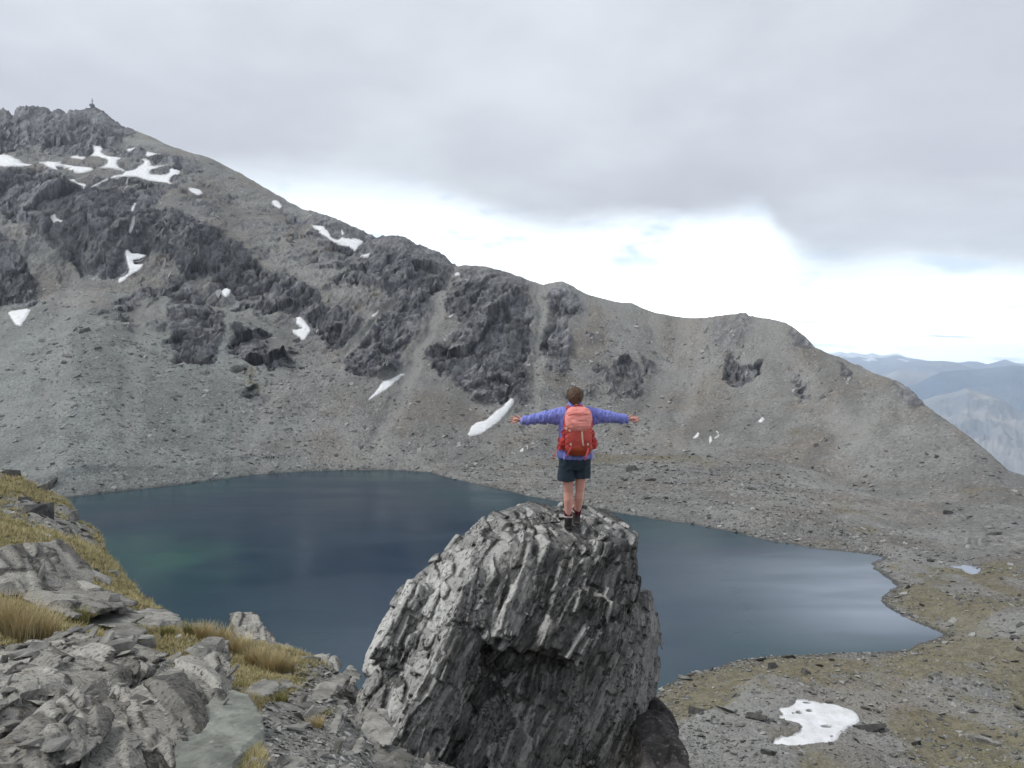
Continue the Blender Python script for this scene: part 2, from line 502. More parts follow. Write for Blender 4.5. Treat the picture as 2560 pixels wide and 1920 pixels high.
M = dict(
    mountain=mat_mountain(), hero=mat_cleaved('lichen_schist', (0, -50, 20), (0.100, 0.098, 0.095), (0.30, 0.295, 0.285), (0.42, 0.417, 0.405), (0.48, 0.477, 0.46)), near=mat_near_ground(), water=mat_water(), snow=mat_snow(),
    slab=mat_stone('schist_slab', (0.13, 0.13, 0.126, 1), (0.265, 0.265, 0.258, 1), (0.40, 0.40, 0.385, 1), 1.0, True, 0.02),
    outcrop=mat_cleaved('schist_outcrop', (20, -24, 25), (0.105, 0.104, 0.098), (0.235, 0.232, 0.220), (0.335, 0.332, 0.316), (0.42, 0.415, 0.395), 0.5, 1.7, 0.4, 0.75),
    boulder=mat_stone('green_grey_boulder', (0.125, 0.135, 0.125, 1), (0.22, 0.235, 0.22, 1), (0.33, 0.335, 0.32, 1), 1.2, False, 0.015),
    dark=mat_stone('dark_schist', (0.040, 0.040, 0.042, 1), (0.085, 0.084, 0.083, 1), (0.20, 0.20, 0.19, 1), 0.6, True, 0.03),
    scree=mat_stone('scree_block', (0.085, 0.085, 0.082, 1), (0.22, 0.22, 0.21, 1), (0.34, 0.34, 0.33, 1), 0.25, True, 0.06),
    blackrock=mat_stone('black_purple_schist', (0.030, 0.028, 0.030, 1), (0.080, 0.076, 0.078, 1), (0.36, 0.36, 0.355, 1), 1.3, False, 0.03),
    straw=mat_blade('straw_tussock', (0.135, 0.112, 0.045), (0.45, 0.365, 0.195), (0.54, 0.46, 0.29)),
    grass=mat_blade('olive_grass', (0.075, 0.080, 0.024), (0.245, 0.230, 0.085), (0.33, 0.29, 0.15)),
)
# ------------------------------------------------------------------ polar height sheets
def smooth_axis(A, n, axis):
    for _ in range(n):
        pad = [(0, 0)] * A.ndim; pad[axis] = (1, 1)
        B = np.pad(A, pad, mode='edge')
        if axis == 1: A = (B[:, :-2] + 2 * B[:, 1:-1] + B[:, 2:]) / 4
        else: A = (B[:-2] + 2 * B[1:-1] + B[2:]) / 4
    return A
def sheet(Rk, Zk, nrows, sm_r=0, sm_a=0, eps=0.02, lock_last=None, per=70, weight=None):
    """Rk, Zk: (ncol, K) knots of the profile along every azimuth -> (ncol, nrows) ranges and heights"""
    nc, K = Rk.shape
    s = np.linspace(0, K - 1, (K - 1) * per + 1)
    i = np.minimum(s.astype(int), K - 2); f = s - i
    R = Rk[:, i] * (1 - f) + Rk[:, i + 1] * f
    Z = Zk[:, i] * (1 - f) + Zk[:, i + 1] * f
    Z0 = Z.copy()
    Z = smooth_axis(Z, sm_r, 1); Z = smooth_axis(Z, sm_a, 0)
    if lock_last is not None:
        kk = lock_last * per
        wgt = sstep(kk - per * 0.75, kk, np.arange(len(s)))[None, :]
        Z = Z * (1 - wgt) + Z0 * wgt
    E = (Z - CZ) / R * FPX
    step = np.sqrt(np.diff(E, axis=1) ** 2) + eps * FPX * np.diff(np.log(R), axis=1)
    if weight is not None: step = step * weight(R)[:, 1:]
    cum = np.concatenate([np.zeros((nc, 1)), np.cumsum(step, 1)], 1)
    cum = smooth_axis(cum, 12, 0)
    Ro = np.empty((nc, nrows)); Zo = np.empty((nc, nrows))
    for c in range(nc):
        q = np.linspace(0, cum[c, -1], nrows)
        Ro[c] = np.interp(q, cum[c], R[c]); Zo[c] = np.interp(q, cum[c], Z[c])
    return Ro, Zo
def grid_normals(P):
    a = np.gradient(P, axis=0); b = np.gradient(P, axis=1)
    n = np.cross(a, b); n /= np.linalg.norm(n, axis=-1, keepdims=True) + 1e-9
    n[n[..., 2] < 0] *= -1
    return n

# ------------------------------------------------------------------ lake outline (on z = 0)
lake_px = [(-300, 1262), (-100, 1262), (60, 1258), (165, 1246), (289, 1230), (434, 1214), (579, 1195), (651, 1186), (796, 1177), (960, 1175), (1065, 1180),
           (1157, 1204), (1250, 1224), (1325, 1241), (1460, 1268), (1595, 1291), (1668, 1303), (1750, 1315), (1831, 1331), (1913, 1353), (1994, 1363), (2060, 1374),
           (2144, 1383), (2205, 1392), (2185, 1407), (2187, 1424), (2207, 1440), (2238, 1463), (2224, 1479), (2200, 1502), (2217, 1518), (2258, 1543),
           (2301, 1561), (2359, 1586), (2337, 1597), (2289, 1612), (2270, 1625), (2180, 1630), (2060, 1633), (1913, 1640), (1831, 1654), (1790, 1670), (1723, 1684),
           (1690, 1700), (1657, 1715), (1630, 1745), (1400, 1830), (1000, 1860), (600, 1800), (250, 1700), (0, 1560), (-200, 1450), (-400, 1380)]
lake_xy = np.array([atz(x, y, 0.0)[:2] for x, y in lake_px])

def facets(P, size, seed):
    """planar facets: every cell of a jittered lattice gets its own tilt, height and tone"""
    Q = P / size; B = np.floor(Q).astype(np.int64)
    best = np.full(len(P), 1e9); ctr = np.zeros_like(Q); key = np.zeros((len(P), 3), np.int64)
    for i in (-1, 0, 1):
        for j in (-1, 0, 1):
            for k in (-1, 0, 1):
                C = B + np.array([i, j, k])
                J = np.stack([_h(C[:, 0], C[:, 1], C[:, 2], seed + q) for q in range(3)], 1) * 0.45 + 0.5 + C
                d = ((Q - J) ** 2).sum(1)
                m_ = d < best
                best[m_] = d[m_]; ctr[m_] = J[m_]; key[m_] = C[m_]
    hh = [_h(key[:, 0], key[:, 1], key[:, 2], seed + 10 + q) for q in range(5)]
    tilt = np.stack(hh[:3], 1)
    return ((Q - ctr) * tilt).sum(1), hh[3], hh[4]

# ------------------------------------------------------------------ the cirque: scree, cliffs and ridge beyond the lake, moraine on the right
ridge_px = [(-400, 330), (-250, 296), (-120, 281), (-60, 278), (0, 274), (14, 272), (33, 290), (43, 270), (70, 268), (108, 269), (127, 276), (152, 274), (168, 282), (174, 274), (184, 281),
            (188, 274), (217, 272), (231, 268), (239, 270), (268, 287), (289, 303), (307, 312), (362, 334), (434, 368), (524, 395), (597, 431), (651, 462),
            (705, 493), (754, 521), (790, 530), (827, 539), (863, 556), (903, 577), (939, 592), (975, 588), (1004, 590), (1033, 608), (1076, 624), (1109, 639),
            (1130, 659), (1145, 666), (1163, 664), (1217, 666), (1242, 673), (1279, 686), (1322, 700), (1358, 710), (1380, 707), (1405, 702), (1420, 707),
            (1445, 722), (1474, 736), (1500, 744), (1537, 753), (1581, 758), (1617, 773), (1675, 789), (1711, 794), (1744, 794), (1780, 791), (1827, 783),
            (1863, 779), (1874, 787), (1924, 795), (1964, 806), (1993, 824), (2015, 844), (2037, 867), (2069, 881), (2111, 898), (2152, 915), (2197, 937),
            (2246, 955), (2266, 967), (2289, 983), (2316, 1013), (2354, 1043), (2405, 1076), (2456, 1117), (2486, 1142), (2522, 1175), (2537, 1180), (2560, 1188), (2700, 1215), (3000, 1240)]
ridge_r = [(-400, 900), (250, 885), (600, 825), (900, 745), (1130, 700), (1400, 665), (1700, 640), (1863, 580), (2000, 520), (2100, 490), (2300, 420), (2522, 350), (3000, 330)]
# knots between the lake and the ridge: (x, row, range)
line_foot = [(-400, 1262, 335), (165, 1246, 345), (450, 1208, 398), (800, 1174, 441), (1000, 1170, 447), (1300, 1160, 446), (1500, 1142, 462), (1700, 1130, 468), (1900, 1140, 440),
             (2100, 1190, 390), (2300, 1245, 330), (2560, 1300, 270), (3000, 1330, 250)]
line_base = [(-400, 760, 590), (0, 745, 600), (250, 705, 620), (450, 740, 615), (600, 760, 620), (760, 850, 585), (900, 890, 565), (1130, 930, 545), (1250, 1000, 520), (1400, 1000, 535), (1700, 1005, 545), (1863, 1010, 508),
             (2100, 1085, 430), (2300, 1155, 370), (2522, 1255, 300), (3000, 1290, 280)]
line_top = [(-400, 430, 690), (0, 425, 685), (250, 478, 690), (450, 520, 695), (600, 585, 690), (760, 690, 650), (900, 740, 622), (1130, 760, 620), (1250, 740, 630), (1400, 850, 598), (1700, 885, 600), (1863, 885, 548),
            (2100, 985, 463), (2300, 1072, 400), (2522, 1213, 325), (3000, 1262, 305)]
line_bench = [(-400, 385, 800), (0, 388, 800), (250, 385, 800), (450, 450, 760), (600, 500, 765), (760, 600, 705), (900, 650, 690), (1130, 705, 665), (1250, 705, 650), (1400, 770, 635), (1700, 835, 622), (1863, 825, 566),
              (2100, 935, 478), (2300, 1030, 411), (2522, 1192, 338), (3000, 1250, 318)]
def ranged(tab):
    # the tables give depth along the view axis; turn it into horizontal range
    return [(x, y, r / math.cos(math.atan((x - 1280) / FPX))) for x, y, r in tab]
line_foot, line_base, line_top, line_bench = ranged(line_foot), ranged(line_base), ranged(line_top), ranged(line_bench)
def line(tab, AZ):
    a = []; z = []; r = []
    for x, y, rr in tab:
        p = at(x, y, rr); a.append(math.atan2(p[0], p[1])); z.append(p[2]); r.append(rr)
    return np.interp(AZ, a, r), np.interp(AZ, a, z)
PXC = np.concatenate([np.linspace(-1500, -140, 30), np.arange(-120, 2690, 2.3), np.linspace(2700, 4400, 36)])
AZ = px_az(PXC)
NC = len(AZ)
rr_at = lambda x: float(np.interp(x, [a for a, b in ridge_r], [b for a, b in ridge_r]))
rid = ranged([(x, y, rr_at(x)) for x, y in ridge_px])
Rf, Zf = line(line_foot, AZ); Rb, Zb = line(line_base, AZ); Rt, Zt = line(line_top, AZ); Rn, Zn = line(line_bench, AZ)
Rr, Zr = line(rid, AZ)
def sm1(v, n):
    for _ in range(n): v = np.convolve(np.pad(v, 1, 'edge'), [.25, .5, .25], 'valid')
    return v
Rf, Zf, Rb, Zb, Rt, Zt, Rn, Zn, Rr = [sm1(v, 120) for v in (Rf, Zf, Rb, Zb, Rt, Zt, Rn, Zn, Rr)]
Zf = np.maximum(Zf, 0.5)
one = np.ones(NC)
R3 = np.minimum(250.0, Rf * 0.85)
Rk = np.stack([84 * one, 120 * one, 165 * one, R3, Rf, Rb, Rt, Rn, Rr, Rr + 25, Rr + 160, Rr + 900], 1)
Zk = np.stack([9 * one, 5.5 * one, 4 * one, np.maximum(Zf * 0.45, 0.5), Zf, Zb, Zt, Zn, Zr, Zr - 14, Zr - 130, Zr - 800], 1)
def row_weight(R):
    """few rows on the lake bed and behind the ridge, many where the ground is in view"""
    a_ = np.repeat(AZ[:, None], R.shape[1], 1)
    s_ = in_poly(R[::4] * np.sin(a_[::4]), R[::4] * np.cos(a_[::4]), lake_xy)
    s_ = np.repeat(s_, 4, 0)[:len(R)]
    w_ = 1 - 0.97 * sstep(2, 14, s_)
    left = (1 - sstep(500, 900, PXC))[:, None] * (1 - sstep(0.80, 0.93, R / Rf[:, None]))
    w_ = w_ * (1 - 0.97 * left)
    w_[R > Rr[:, None]] *= 0.06
    return smooth_axis(smooth_axis(w_, 12, 0), 6, 1)
NR = 460
Rg, Zg = sheet(Rk, Zk, NR, sm_r=260, sm_a=5, eps=0.10, lock_last=8, weight=row_weight)
Ag = np.repeat(AZ[:, None], NR, 1)
X = Rg * np.sin(Ag); Y = Rg * np.cos(Ag)
front = Rg <= Rr[:, None] + 1
sd_lake = -in_poly(X.ravel(), Y.ravel(), lake_xy).reshape(X.shape)      # >0 on land
kslope = (0.58 * (1 - sstep(900, 1350, PXC)) + 0.17 * sstep(900, 1350, PXC))[:, None]
P0 = np.stack([X, Y, Zg], -1)
pn = P0.reshape(-1, 3)
n_sh = (fbm(pn * [1, 1, 0], 9, 3, 5) * 1.0 + fbm(pn * [1, 1, 0], 2.6, 2, 8) * 0.4).reshape(X.shape) * sstep(120, 260, Rg)
sdn = sd_lake + n_sh
Zg = np.where(sd_lake < 60, np.minimum(Zg, sdn * kslope + np.maximum(0, sdn - 14) * 0.5), Zg)
P0 = np.stack([X, Y, Zg], -1)
px, py = project(P0.reshape(-1, 3))
px = px.reshape(X.shape); py = py.reshape(X.shape)
# ragged version of the picture position, used only to break up the outlines of rock and snow areas
wob = fbm(P0.reshape(-1, 3), 30, 5, 21, 0.65).reshape(X.shape) * 34; wob2 = fbm(P0.reshape(-1, 3), 30, 5, 57, 0.65).reshape(X.shape) * 34
rock_polys = [
    ([(-300, 225), (0, 235), (240, 240), (330, 300), (345, 332), (300, 345), (270, 372), (180, 386), (90, 370), (0, 392), (-300, 380)], 1.0),
    ([(-300, 425), (0, 418), (90, 430), (170, 468), (215, 480), (330, 466), (400, 505), (470, 550), (530, 570), (600, 610), (700, 690), (760, 705), (830, 760), (905, 800),
      (870, 850), (820, 872), (800, 850), (760, 800), (640, 762), (560, 700), (480, 695), (430, 645), (370, 640), (310, 690), (200, 680), (150, 640), (100, 600), (60, 560), (0, 535), (-300, 540)], 1.0),
    ([(-300, 560), (0, 585), (40, 605), (68, 650), (85, 762), (0, 770), (-300, 800)], 0.95),
    ([(420, 690), (500, 720), (555, 790), (560, 830), (540, 900), (430, 905), (415, 830)], 0.8),
    ([(575, 815), (640, 830), (720, 890), (745, 920), (690, 930), (580, 870)], 0.95),
    ([(590, 975), (640, 958), (692, 1002), (650, 1022)], 0.8),
    ([(850, 690), (950, 640), (1100, 650), (1125, 690), (1085, 760), (1050, 830), (1000, 935), (940, 955), (870, 930), (850, 905), (930, 800), (965, 745), (900, 720), (840, 705)], 0.95),
    ([(900, 575), (1000, 585), (1000, 565), (1100, 615), (1135, 665), (1060, 700), (950, 690), (880, 640)], 0.95),
    ([(780, 535), (900, 580), (880, 640), (760, 600)], 0.55),
    ([(1110, 750), (1180, 690), (1290, 720), (1330, 800), (1345, 900), (1320, 950), (1260, 1010), (1210, 1000), (1150, 960), (1080, 930), (1070, 870), (1150, 820), (1120, 790)], 0.9),
    ([(1130, 680), (1230, 668), (1320, 705), (1335, 800), (1200, 740)], 0.5),
    ([(1360, 815), (1425, 800), (1440, 870), (1405, 930), (1360, 905)], 0.75),
    ([(1380, 712), (1450, 725), (1440, 800), (1370, 800)], 0.42),
    ([(1505, 920), (1560, 900), (1612, 960), (1590, 1002), (1520, 1000)], 0.8),
    ([(1590, 890), (1630, 900), (1640, 940), (1600, 935)], 0.6), ([(1625, 870), (1670, 880), (1660, 895)], 0.6),
    ([(1410, 975), (1480, 960), (1490, 985), (1420, 995)], 0.6),
    ([(1790, 800), (1870, 780), (1900, 830), (1850, 870), (1790, 860)], 0.45),
    ([(1820, 890), (1900, 900), (1908, 930), (1850, 952), (1812, 935)], 0.75),
    ([(1975, 918), (2008, 948), (2025, 985), (1990, 972)], 0.9), ([(1925, 850), (1945, 865), (1935, 875)], 0.7), ([(2030, 965), (2060, 985), (2050, 1000)], 0.7),
    ([(2085, 898), (2110, 915), (2122, 940), (2145, 962), (2125, 955), (2095, 925)], 0.95),
    ([(2240, 955), (2268, 965), (2292, 984), (2318, 1012), (2300, 1020), (2280, 1000), (2250, 985)], 0.85),
    ([(1980, 815), (2018, 848), (2035, 868), (2000, 868), (1982, 845)], 0.85), ([(2030, 885), (2045, 895), (2035, 905)], 0.7),
]
rock = np.zeros(X.shape)
fx, fy = (px + wob).ravel(), (py + wob2).ravel()
for poly, val in rock_polys:
    pa = np.array(poly); lo = pa.min(0) - 30; hi = pa.max(0) + 30
    sel = (fx > lo[0]) & (fx < hi[0]) & (fy > lo[1]) & (fy < hi[1]) & front.ravel()
    if sel.any():
        d = in_poly(fx[sel], fy[sel], poly)
        rr_ = rock.ravel()
        rr_[sel] = np.maximum(rr_[sel], val * sstep(-8, 8, d))
        rock = rr_.reshape(X.shape)
# broken crags scattered over the upper slopes
cr = fbm(P0.reshape(-1, 3), 34, 4, 77).reshape(X.shape)
crag_zone = in_poly(px.ravel(), py.ravel(), [(-200, 390), (300, 330), (640, 470), (900, 590), (1120, 660), (1430, 720), (1500, 900), (1300, 1000), (1100, 800), (900, 730), (500, 560), (250, 470), (-200, 420)]).reshape(X.shape)
rock = np.maximum(rock, sstep(-60, 30, crag_zone) * sstep(0.05, 0.40, cr) * 0.75)
crag2 = in_poly(px.ravel(), py.ravel(), [(180, 640), (420, 640), (620, 760), (780, 840), (640, 960), (420, 880), (250, 780)]).reshape(X.shape)
rock = np.maximum(rock, sstep(-40, 30, crag2) * sstep(0.10, 0.40, fbm(P0.reshape(-1, 3), 20, 4, 78).reshape(X.shape)) * 0.7)
# clean chutes between the buttresses
for poly in ([(1120, 690), (1140, 690), (1110, 780), (1060, 900), (1010, 1000), (960, 1000), (1030, 850), (1085, 760)],
             [(1335, 712), (1365, 712), (1358, 820), (1345, 930), (1320, 960), (1335, 820)],
             [(965, 745), (900, 800), (860, 850), (880, 860), (930, 810), (985, 750)]):
    d = in_poly(fx, fy, poly).reshape(X.shape)
    rock = rock * (1 - sstep(-8, 6, d))

# ledges of debris that break the cliffs up
ledge = fbm(P0.reshape(-1, 3) @ np.diag([1, 1, 2.2]), 24, 5, 79, 0.6).reshape(X.shape)
rock = rock * (1 - 0.55 * sstep(0.22, 0.42, ledge))
rock = np.maximum(rock, 0.42 * sstep(-70, 60, in_poly(px.ravel(), py.ravel(), [(-200, 380), (280, 330), (620, 480), (900, 600), (1130, 670), (1120, 800), (900, 900), (600, 860), (430, 760), (250, 700), (-200, 620)]).reshape(X.shape)) * sstep(-0.25, 0.25, fbm(P0.reshape(-1, 3), 16, 5, 83, 0.65).reshape(X.shape)))

chutes = [([(1128, 672), (1090, 790), (1035, 920), (985, 1030), (940, 1110)], 15), ([(1348, 715), (1355, 830), (1338, 960), (1320, 1060)], 11), ([(985, 750), (925, 815), (872, 868)], 9), ([(1560, 960), (1480, 1000), (1400, 1080)], 22),
          ([(690, 960), (640, 1040), (600, 1130)], 26), ([(180, 700), (150, 850), (130, 1000)], 34), ([(360, 760), (330, 900), (320, 1060)], 26), ([(1640, 800), (1650, 900), (1640, 1000), (1600, 1080)], 20), ([(1760, 830), (1740, 940), (1700, 1040)], 16),
          ([(1900, 810), (1970, 900), (2060, 1000), (2140, 1080)], 26)]
lite = np.zeros(X.shape)
for pts_, wd in chutes:
    for (xa, ya), (xb, yb) in zip(pts_[:-1], pts_[1:]):
        t_ = np.clip(((px - xa) * (xb - xa) + (py - ya) * (yb - ya)) / ((xb - xa) ** 2 + (yb - ya) ** 2), 0, 1)
        dd = np.hypot(px + wob * 0.75 - xa - t_ * (xb - xa), py + wob2 * 0.4 - ya - t_ * (yb - ya)) / (0.7 + 0.8 * sstep(650, 1150, py))
        lite = np.maximum(lite, (0.62 if wd < 16 else 0.38) * sstep(wd * 1.4, wd * 0.3, dd))
lite *= front

# ------------------------------------------------------------------ snow outlines
Z1z = lambda pts, x0=0, y0=200, s=800 / 2212: [(x0 + a * s, y0 + b * s) for a, b in pts]
snow_defs = [
    ('wide snow patch on the ledge at the left edge below the jagged peak', Z1z([(-300, 500), (0, 512), (60, 525), (140, 565), (225, 578), (200, 600), (100, 596), (0, 592), (-300, 590)])),
    ('long ragged snow streak on the ledge between the left-edge snow and the big branching snowfield', Z1z([(250, 570), (360, 563), (440, 573), (520, 590), (655, 612), (600, 640), (510, 648), (490, 612), (430, 592), (385, 598), (412, 626), (340, 606), (300, 585)])),
    ('slim snow strip just above the long ragged streak on the high ledge', Z1z([(475, 530), (510, 518), (605, 526), (560, 546)])),
    ('large branching snowfield below the jagged peak, widest of all', Z1z([(625, 443), (718, 465), (690, 497), (750, 523), (848, 540), (800, 570), (835, 602), (870, 627), (930, 622), (960, 595), (1000, 575), (975, 548), (1038, 558), (1045, 598), (1180, 586), (1040, 628), (1030, 650), (1160, 655), (1180, 613), (1242, 623), (1235, 652), (1180, 670), (1170, 700), (1200, 727), (1080, 702), (1000, 692), (940, 667), (870, 667), (760, 687), (778, 660), (860, 645), (830, 617), (720, 612), (680, 607), (750, 570), (730, 542), (660, 527), (612, 516), (650, 495)])),
    ('hook-shaped snow patch at the lip of the dark cliff under the branching snowfield', Z1z([(468, 690), (515, 683), (522, 710), (592, 720), (607, 745), (590, 757), (550, 732)])),
    ('narrow snow ramp leading up to the branching snowfield', Z1z([(600, 748), (740, 683), (752, 692), (640, 738)])),
    ('small snow patch right of the top arm of the branching snowfield', Z1z([(863, 473), (942, 468), (890, 504)])),
    ('snow patch under the small dark crag right of the branching snowfield', Z1z([(1008, 495), (1113, 515), (1050, 543), (1012, 532)])),
    ('snow patch at the right end of the high ledge, below the branching snowfield', Z1z([(1297, 756), (1340, 748), (1405, 780), (1370, 808), (1310, 782)])),
    ('small snow patch lying just under the long skyline ridge', Z1z([(1865, 835), (1910, 822), (1955, 870), (1930, 898)])),
    ('thin snow streak in a dark cliff gully, upper of the pair', Z1z([(922, 848), (944, 848), (928, 892), (918, 918), (906, 908)])),
    ('thin snow streak in a dark cliff gully, lower of the pair', Z1z([(918, 948), (940, 948), (928, 1012), (908, 1072), (892, 1064), (906, 1000)])),
    ('kite-shaped snow patch with a thin tail at the left cliff foot', Z1z([(335, 960), (380, 918), (392, 960), (444, 990), (427, 1028), (382, 1042), (338, 1106), (326, 1102), (368, 1035), (373, 1000)])),
    ('forked snow patch at the cliff foot below the two thin snow streaks', Z1z([(856, 1212), (875, 1170), (912, 1195), (1024, 1203), (975, 1238), (920, 1248), (935, 1270), (1003, 1270), (970, 1314), (900, 1354), (828, 1412), (806, 1388), (880, 1340), (890, 1300)])),
    ('small lone snow patch on rubble right of the forked snow patch', Z1z([(1520, 1452), (1560, 1426), (1593, 1440), (1593, 1482), (1560, 1504), (1538, 1478)])),
    ('tooth-shaped snow patch below the dark crag at the left edge', Z1z([(48, 215), (217, 195), (192, 257), (145, 328), (100, 312), (58, 246)], 0, 700)),
    ('double snow patch tucked under the point of the dark central cliff', Z1z([(2040, 255), (2080, 248), (2122, 300), (2150, 345), (2095, 418), (2005, 348), (2095, 336), (2040, 305)], 0, 700)),
    ('ragged snowfield with rock teeth just below the skyline ridge', Z1z([(200, 440), (300, 453), (330, 488), (350, 540), (400, 552), (428, 542), (422, 480), (444, 510), (432, 548), (530, 545), (582, 570), (520, 634), (480, 602), (390, 594), (300, 524), (240, 474)], 700, 400)),
    ('small snow wedge right below the ragged skyline snowfield', Z1z([(538, 662), (632, 633), (617, 682)], 700, 400)),
    ('tiny snow patch high beside the skyline notch', Z1z([(1206, 790), (1235, 772), (1244, 800), (1212, 808)], 700, 400)),
    ('small snow sliver at the foot of the crag right of the long chute', Z1z([(1156, 1082), (1217, 1052), (1182, 1094)], 700, 400)),
    ('small snow sliver in the crack between two dark buttresses', Z1z([(626, 1084), (688, 1038), (662, 1078)], 700, 400)),
    ('long slanting snow strip at the foot of the central dark buttress', [(918, 1007), (925, 994), (955, 962), (1000, 937), (1014, 935), (991, 960), (950, 986)]),
    ('biggest slanting snow strip on the scree, left of the hiker', [(1167, 1091), (1180, 1058), (1226, 1040), (1261, 1006), (1282, 991), (1286, 1004), (1268, 1031), (1239, 1060), (1204, 1083)]),
    ('small snow patch with a hole on the scree just left of the backpack', Z1z([(312, 812), (340, 778), (390, 743), (407, 755), (402, 792), (370, 794), (340, 818)], 1220, 920, .2532)),
    ('small snow scrap in the hollow right of the hiker, left of the cluster', Z1z([(910, 1238), (945, 1208), (955, 1183), (964, 1220), (935, 1243)], 1400, 650)),
    ('hooked snow scrap in the hollow right of the hiker, biggest of the cluster', Z1z([(1060, 1240), (1070, 1222), (1090, 1210), (1075, 1180), (1102, 1188), (1108, 1217), (1078, 1243)], 1400, 650)),
    ('upright snow scrap in the middle of the cluster in the hollow', Z1z([(1028, 1262), (1040, 1212), (1052, 1250), (1036, 1275)], 1400, 650)),
    ('lone snow scrap on the slope up right of the cluster in the hollow', Z1z([(1366, 1118), (1400, 1083), (1411, 1100), (1386, 1128)], 1400, 650)),
    ('broad white snow patch dotted with stones on the near moraine', [(1944, 1780), (1978, 1773), (1992, 1757), (2026, 1759), (2048, 1764), (2078, 1761), (2111, 1768), (2142, 1782), (2152, 1800), (2139, 1815), (2124, 1825), (2101, 1846), (2094, 1863), (2068, 1875), (2025, 1881), (1933, 1880), (1930, 1867), (1967, 1855), (2001, 1846), (2003, 1826), (1974, 1817), (1941, 1810), (1957, 1798)]),
]
def rounded(poly, n=1):
    p = np.array(poly, float)
    for _ in range(n):
        q = np.roll(p, -1, 0)
        p = np.stack([p * 0.82 + q * 0.18, p * 0.18 + q * 0.82], 1).reshape(-1, 2)
    return p
snow_defs = [(l_, rounded(p_)) for l_, p_ in snow_defs]
snow_lab = np.full(X.shape, -1, int); snow_sd = np.full(X.shape, -99.0)
sx_, sy_ = (px + wob * 0.07).ravel(), (py + wob2 * 0.07).ravel()
for k, (lab, poly) in enumerate(snow_defs):
    pa = np.array(poly); lo = pa.min(0) - 16; hi = pa.max(0) + 16
    sel = np.where((sx_ > lo[0]) & (sx_ < hi[0]) & (sy_ > lo[1]) & (sy_ < hi[1]) & front.ravel())[0]
    if not len(sel): continue
    d = in_poly(sx_[sel], sy_[sel], poly)
    cur_ = snow_sd.ravel(); lb = snow_lab.ravel()
    b = d > cur_[sel]
    cur_[sel[b]] = d[b]; lb[sel[b]] = k
    snow_sd = cur_.reshape(X.shape); snow_lab = lb.reshape(X.shape)
snowm = sstep(-6, 3, snow_sd)

# ------------------------------------------------------------------ relief of the cirque
N = grid_normals(P0)
pf = P0.reshape(-1, 3)
def F(scale, o, seed, **k): return fbm(pf, scale, o, seed, **k).reshape(X.shape)
nearm = sstep(1500, 1700, px) * sstep(330, 230, Rg)                    # the near moraine on the right
rk = np.clip(rock, 0, 1) * (1 - 0.8 * snowm)
disp = F(75, 3, 1) * (3.0 + 5.0 * rk)
ax_ = np.array([0.30, 0.50, 0.81]); ax_ /= np.linalg.norm(ax_)
pst = pf - np.outer(pf @ ax_, ax_) * 0.68                               # stretched up the fall line, leaning right
flute = -fbm(pst, 15, 4, 31, ridged=True).reshape(X.shape)             # rounded ribs, sharp gullies
disp += F(14, 3, 12) * 1.0 * (1 - rk) * (1 - nearm)
nf = np.array([-0.55, -0.25, 0.80]); nf /= np.linalg.norm(nf)
s_ = (pf @ nf).reshape(X.shape) / 9.0 + F(30, 3, 41) * 1.2
saw = (s_ - np.floor(s_)); lay = np.floor(s_)
lh = _h(lay.astype(np.int64), np.floor((pf @ np.array([0.8, -0.5, 0.3])).reshape(X.shape) / 14 + lay * 0.37).astype(np.int64), np.zeros_like(lay, dtype=np.int64), 5)
rsaw = ((saw - 0.5) * 4.0 + lh * 2.0) * rk
tone = np.zeros(X.shape)
rdisp = rsaw + (flute + 0.1) * 4.0 * rk
rs = np.where(rk.ravel() > 0.02)[0]
pss = pf - np.outer(pf @ ax_, ax_) * 0.50
warp = pss[rs] + np.stack([fbm(pf[rs], 12, 3, 501 + q) for q in range(3)], 1) * 5.0
for sz, am, sd_ in ((30.0, 13.0, 510), (12.0, 6.0, 540), (5.0, 2.4, 570)):
    tl, hg, tn = facets(warp, sz, sd_)
    fl = rdisp.ravel(); fl[rs] += (tl * 1.0 + hg * 0.20) * am * rk.ravel()[rs]; rdisp = fl.reshape(X.shape)
    tf = tone.ravel(); tf[rs] += tn * (0.45 if sz > 20 else 0.55 if sz > 8 else 0.35); tone = tf.reshape(X.shape)
disp += F(3.0, 3, 61) * (0.30 * (1 - rk) + 1.1 * rk)
disp += nearm * (F(20, 4, 71) * 1.8 + F(6, 4, 72) * 0.75)
midm = sstep(1250, 1500, px) * sstep(480, 440, Rg) * (1 - nearm)
disp += midm * (F(28, 4, 81) * 2.2 + F(9, 3, 82) * 0.7)
shore_fade = sstep(-2, 14, sdn)
ridge_t = np.clip((Rr[:, None] - Rg) / (Rr[:, None] * 0.06), 0, 1)
fade = np.where(front, 0.12 + 0.88 * sstep(0, 1, ridge_t), 0.6)
rdisp = rdisp * (1 - 0.8 * np.clip(lite * 1.4, 0, 1)); disp = disp - 3.2 * lite
rdisp = rdisp * fade * (1 - 0.55 * snowm)
disp = disp * (0.10 + 0.90 * shore_fade) * fade * (1 - 0.55 * snowm)
tow = np.stack([-np.sin(Ag) * 0.88, -np.cos(Ag) * 0.88, np.full(X.shape, 0.47)], -1)
Pm = P0 + N * disp[..., None] + tow * rdisp[..., None]
Pm[..., 2] = np.where(front & (sdn > 0) & (Rg < 520), np.maximum(Pm[..., 2], 0.04 + np.minimum(sdn, 40) * 0.030), Pm[..., 2])
Pm[..., 2] = np.where(sdn < 0, np.minimum(Pm[..., 2], -0.03), Pm[..., 2])
# little teeth on the skyline
teeth = F(7.0, 3, 91, ridged=True) * sstep(0.35, 0.0, ridge_t) * front
Pm[..., 2] += teeth * (0.4 + 1.6 * rock + 3.0 * rock * sstep(330, 200, px))
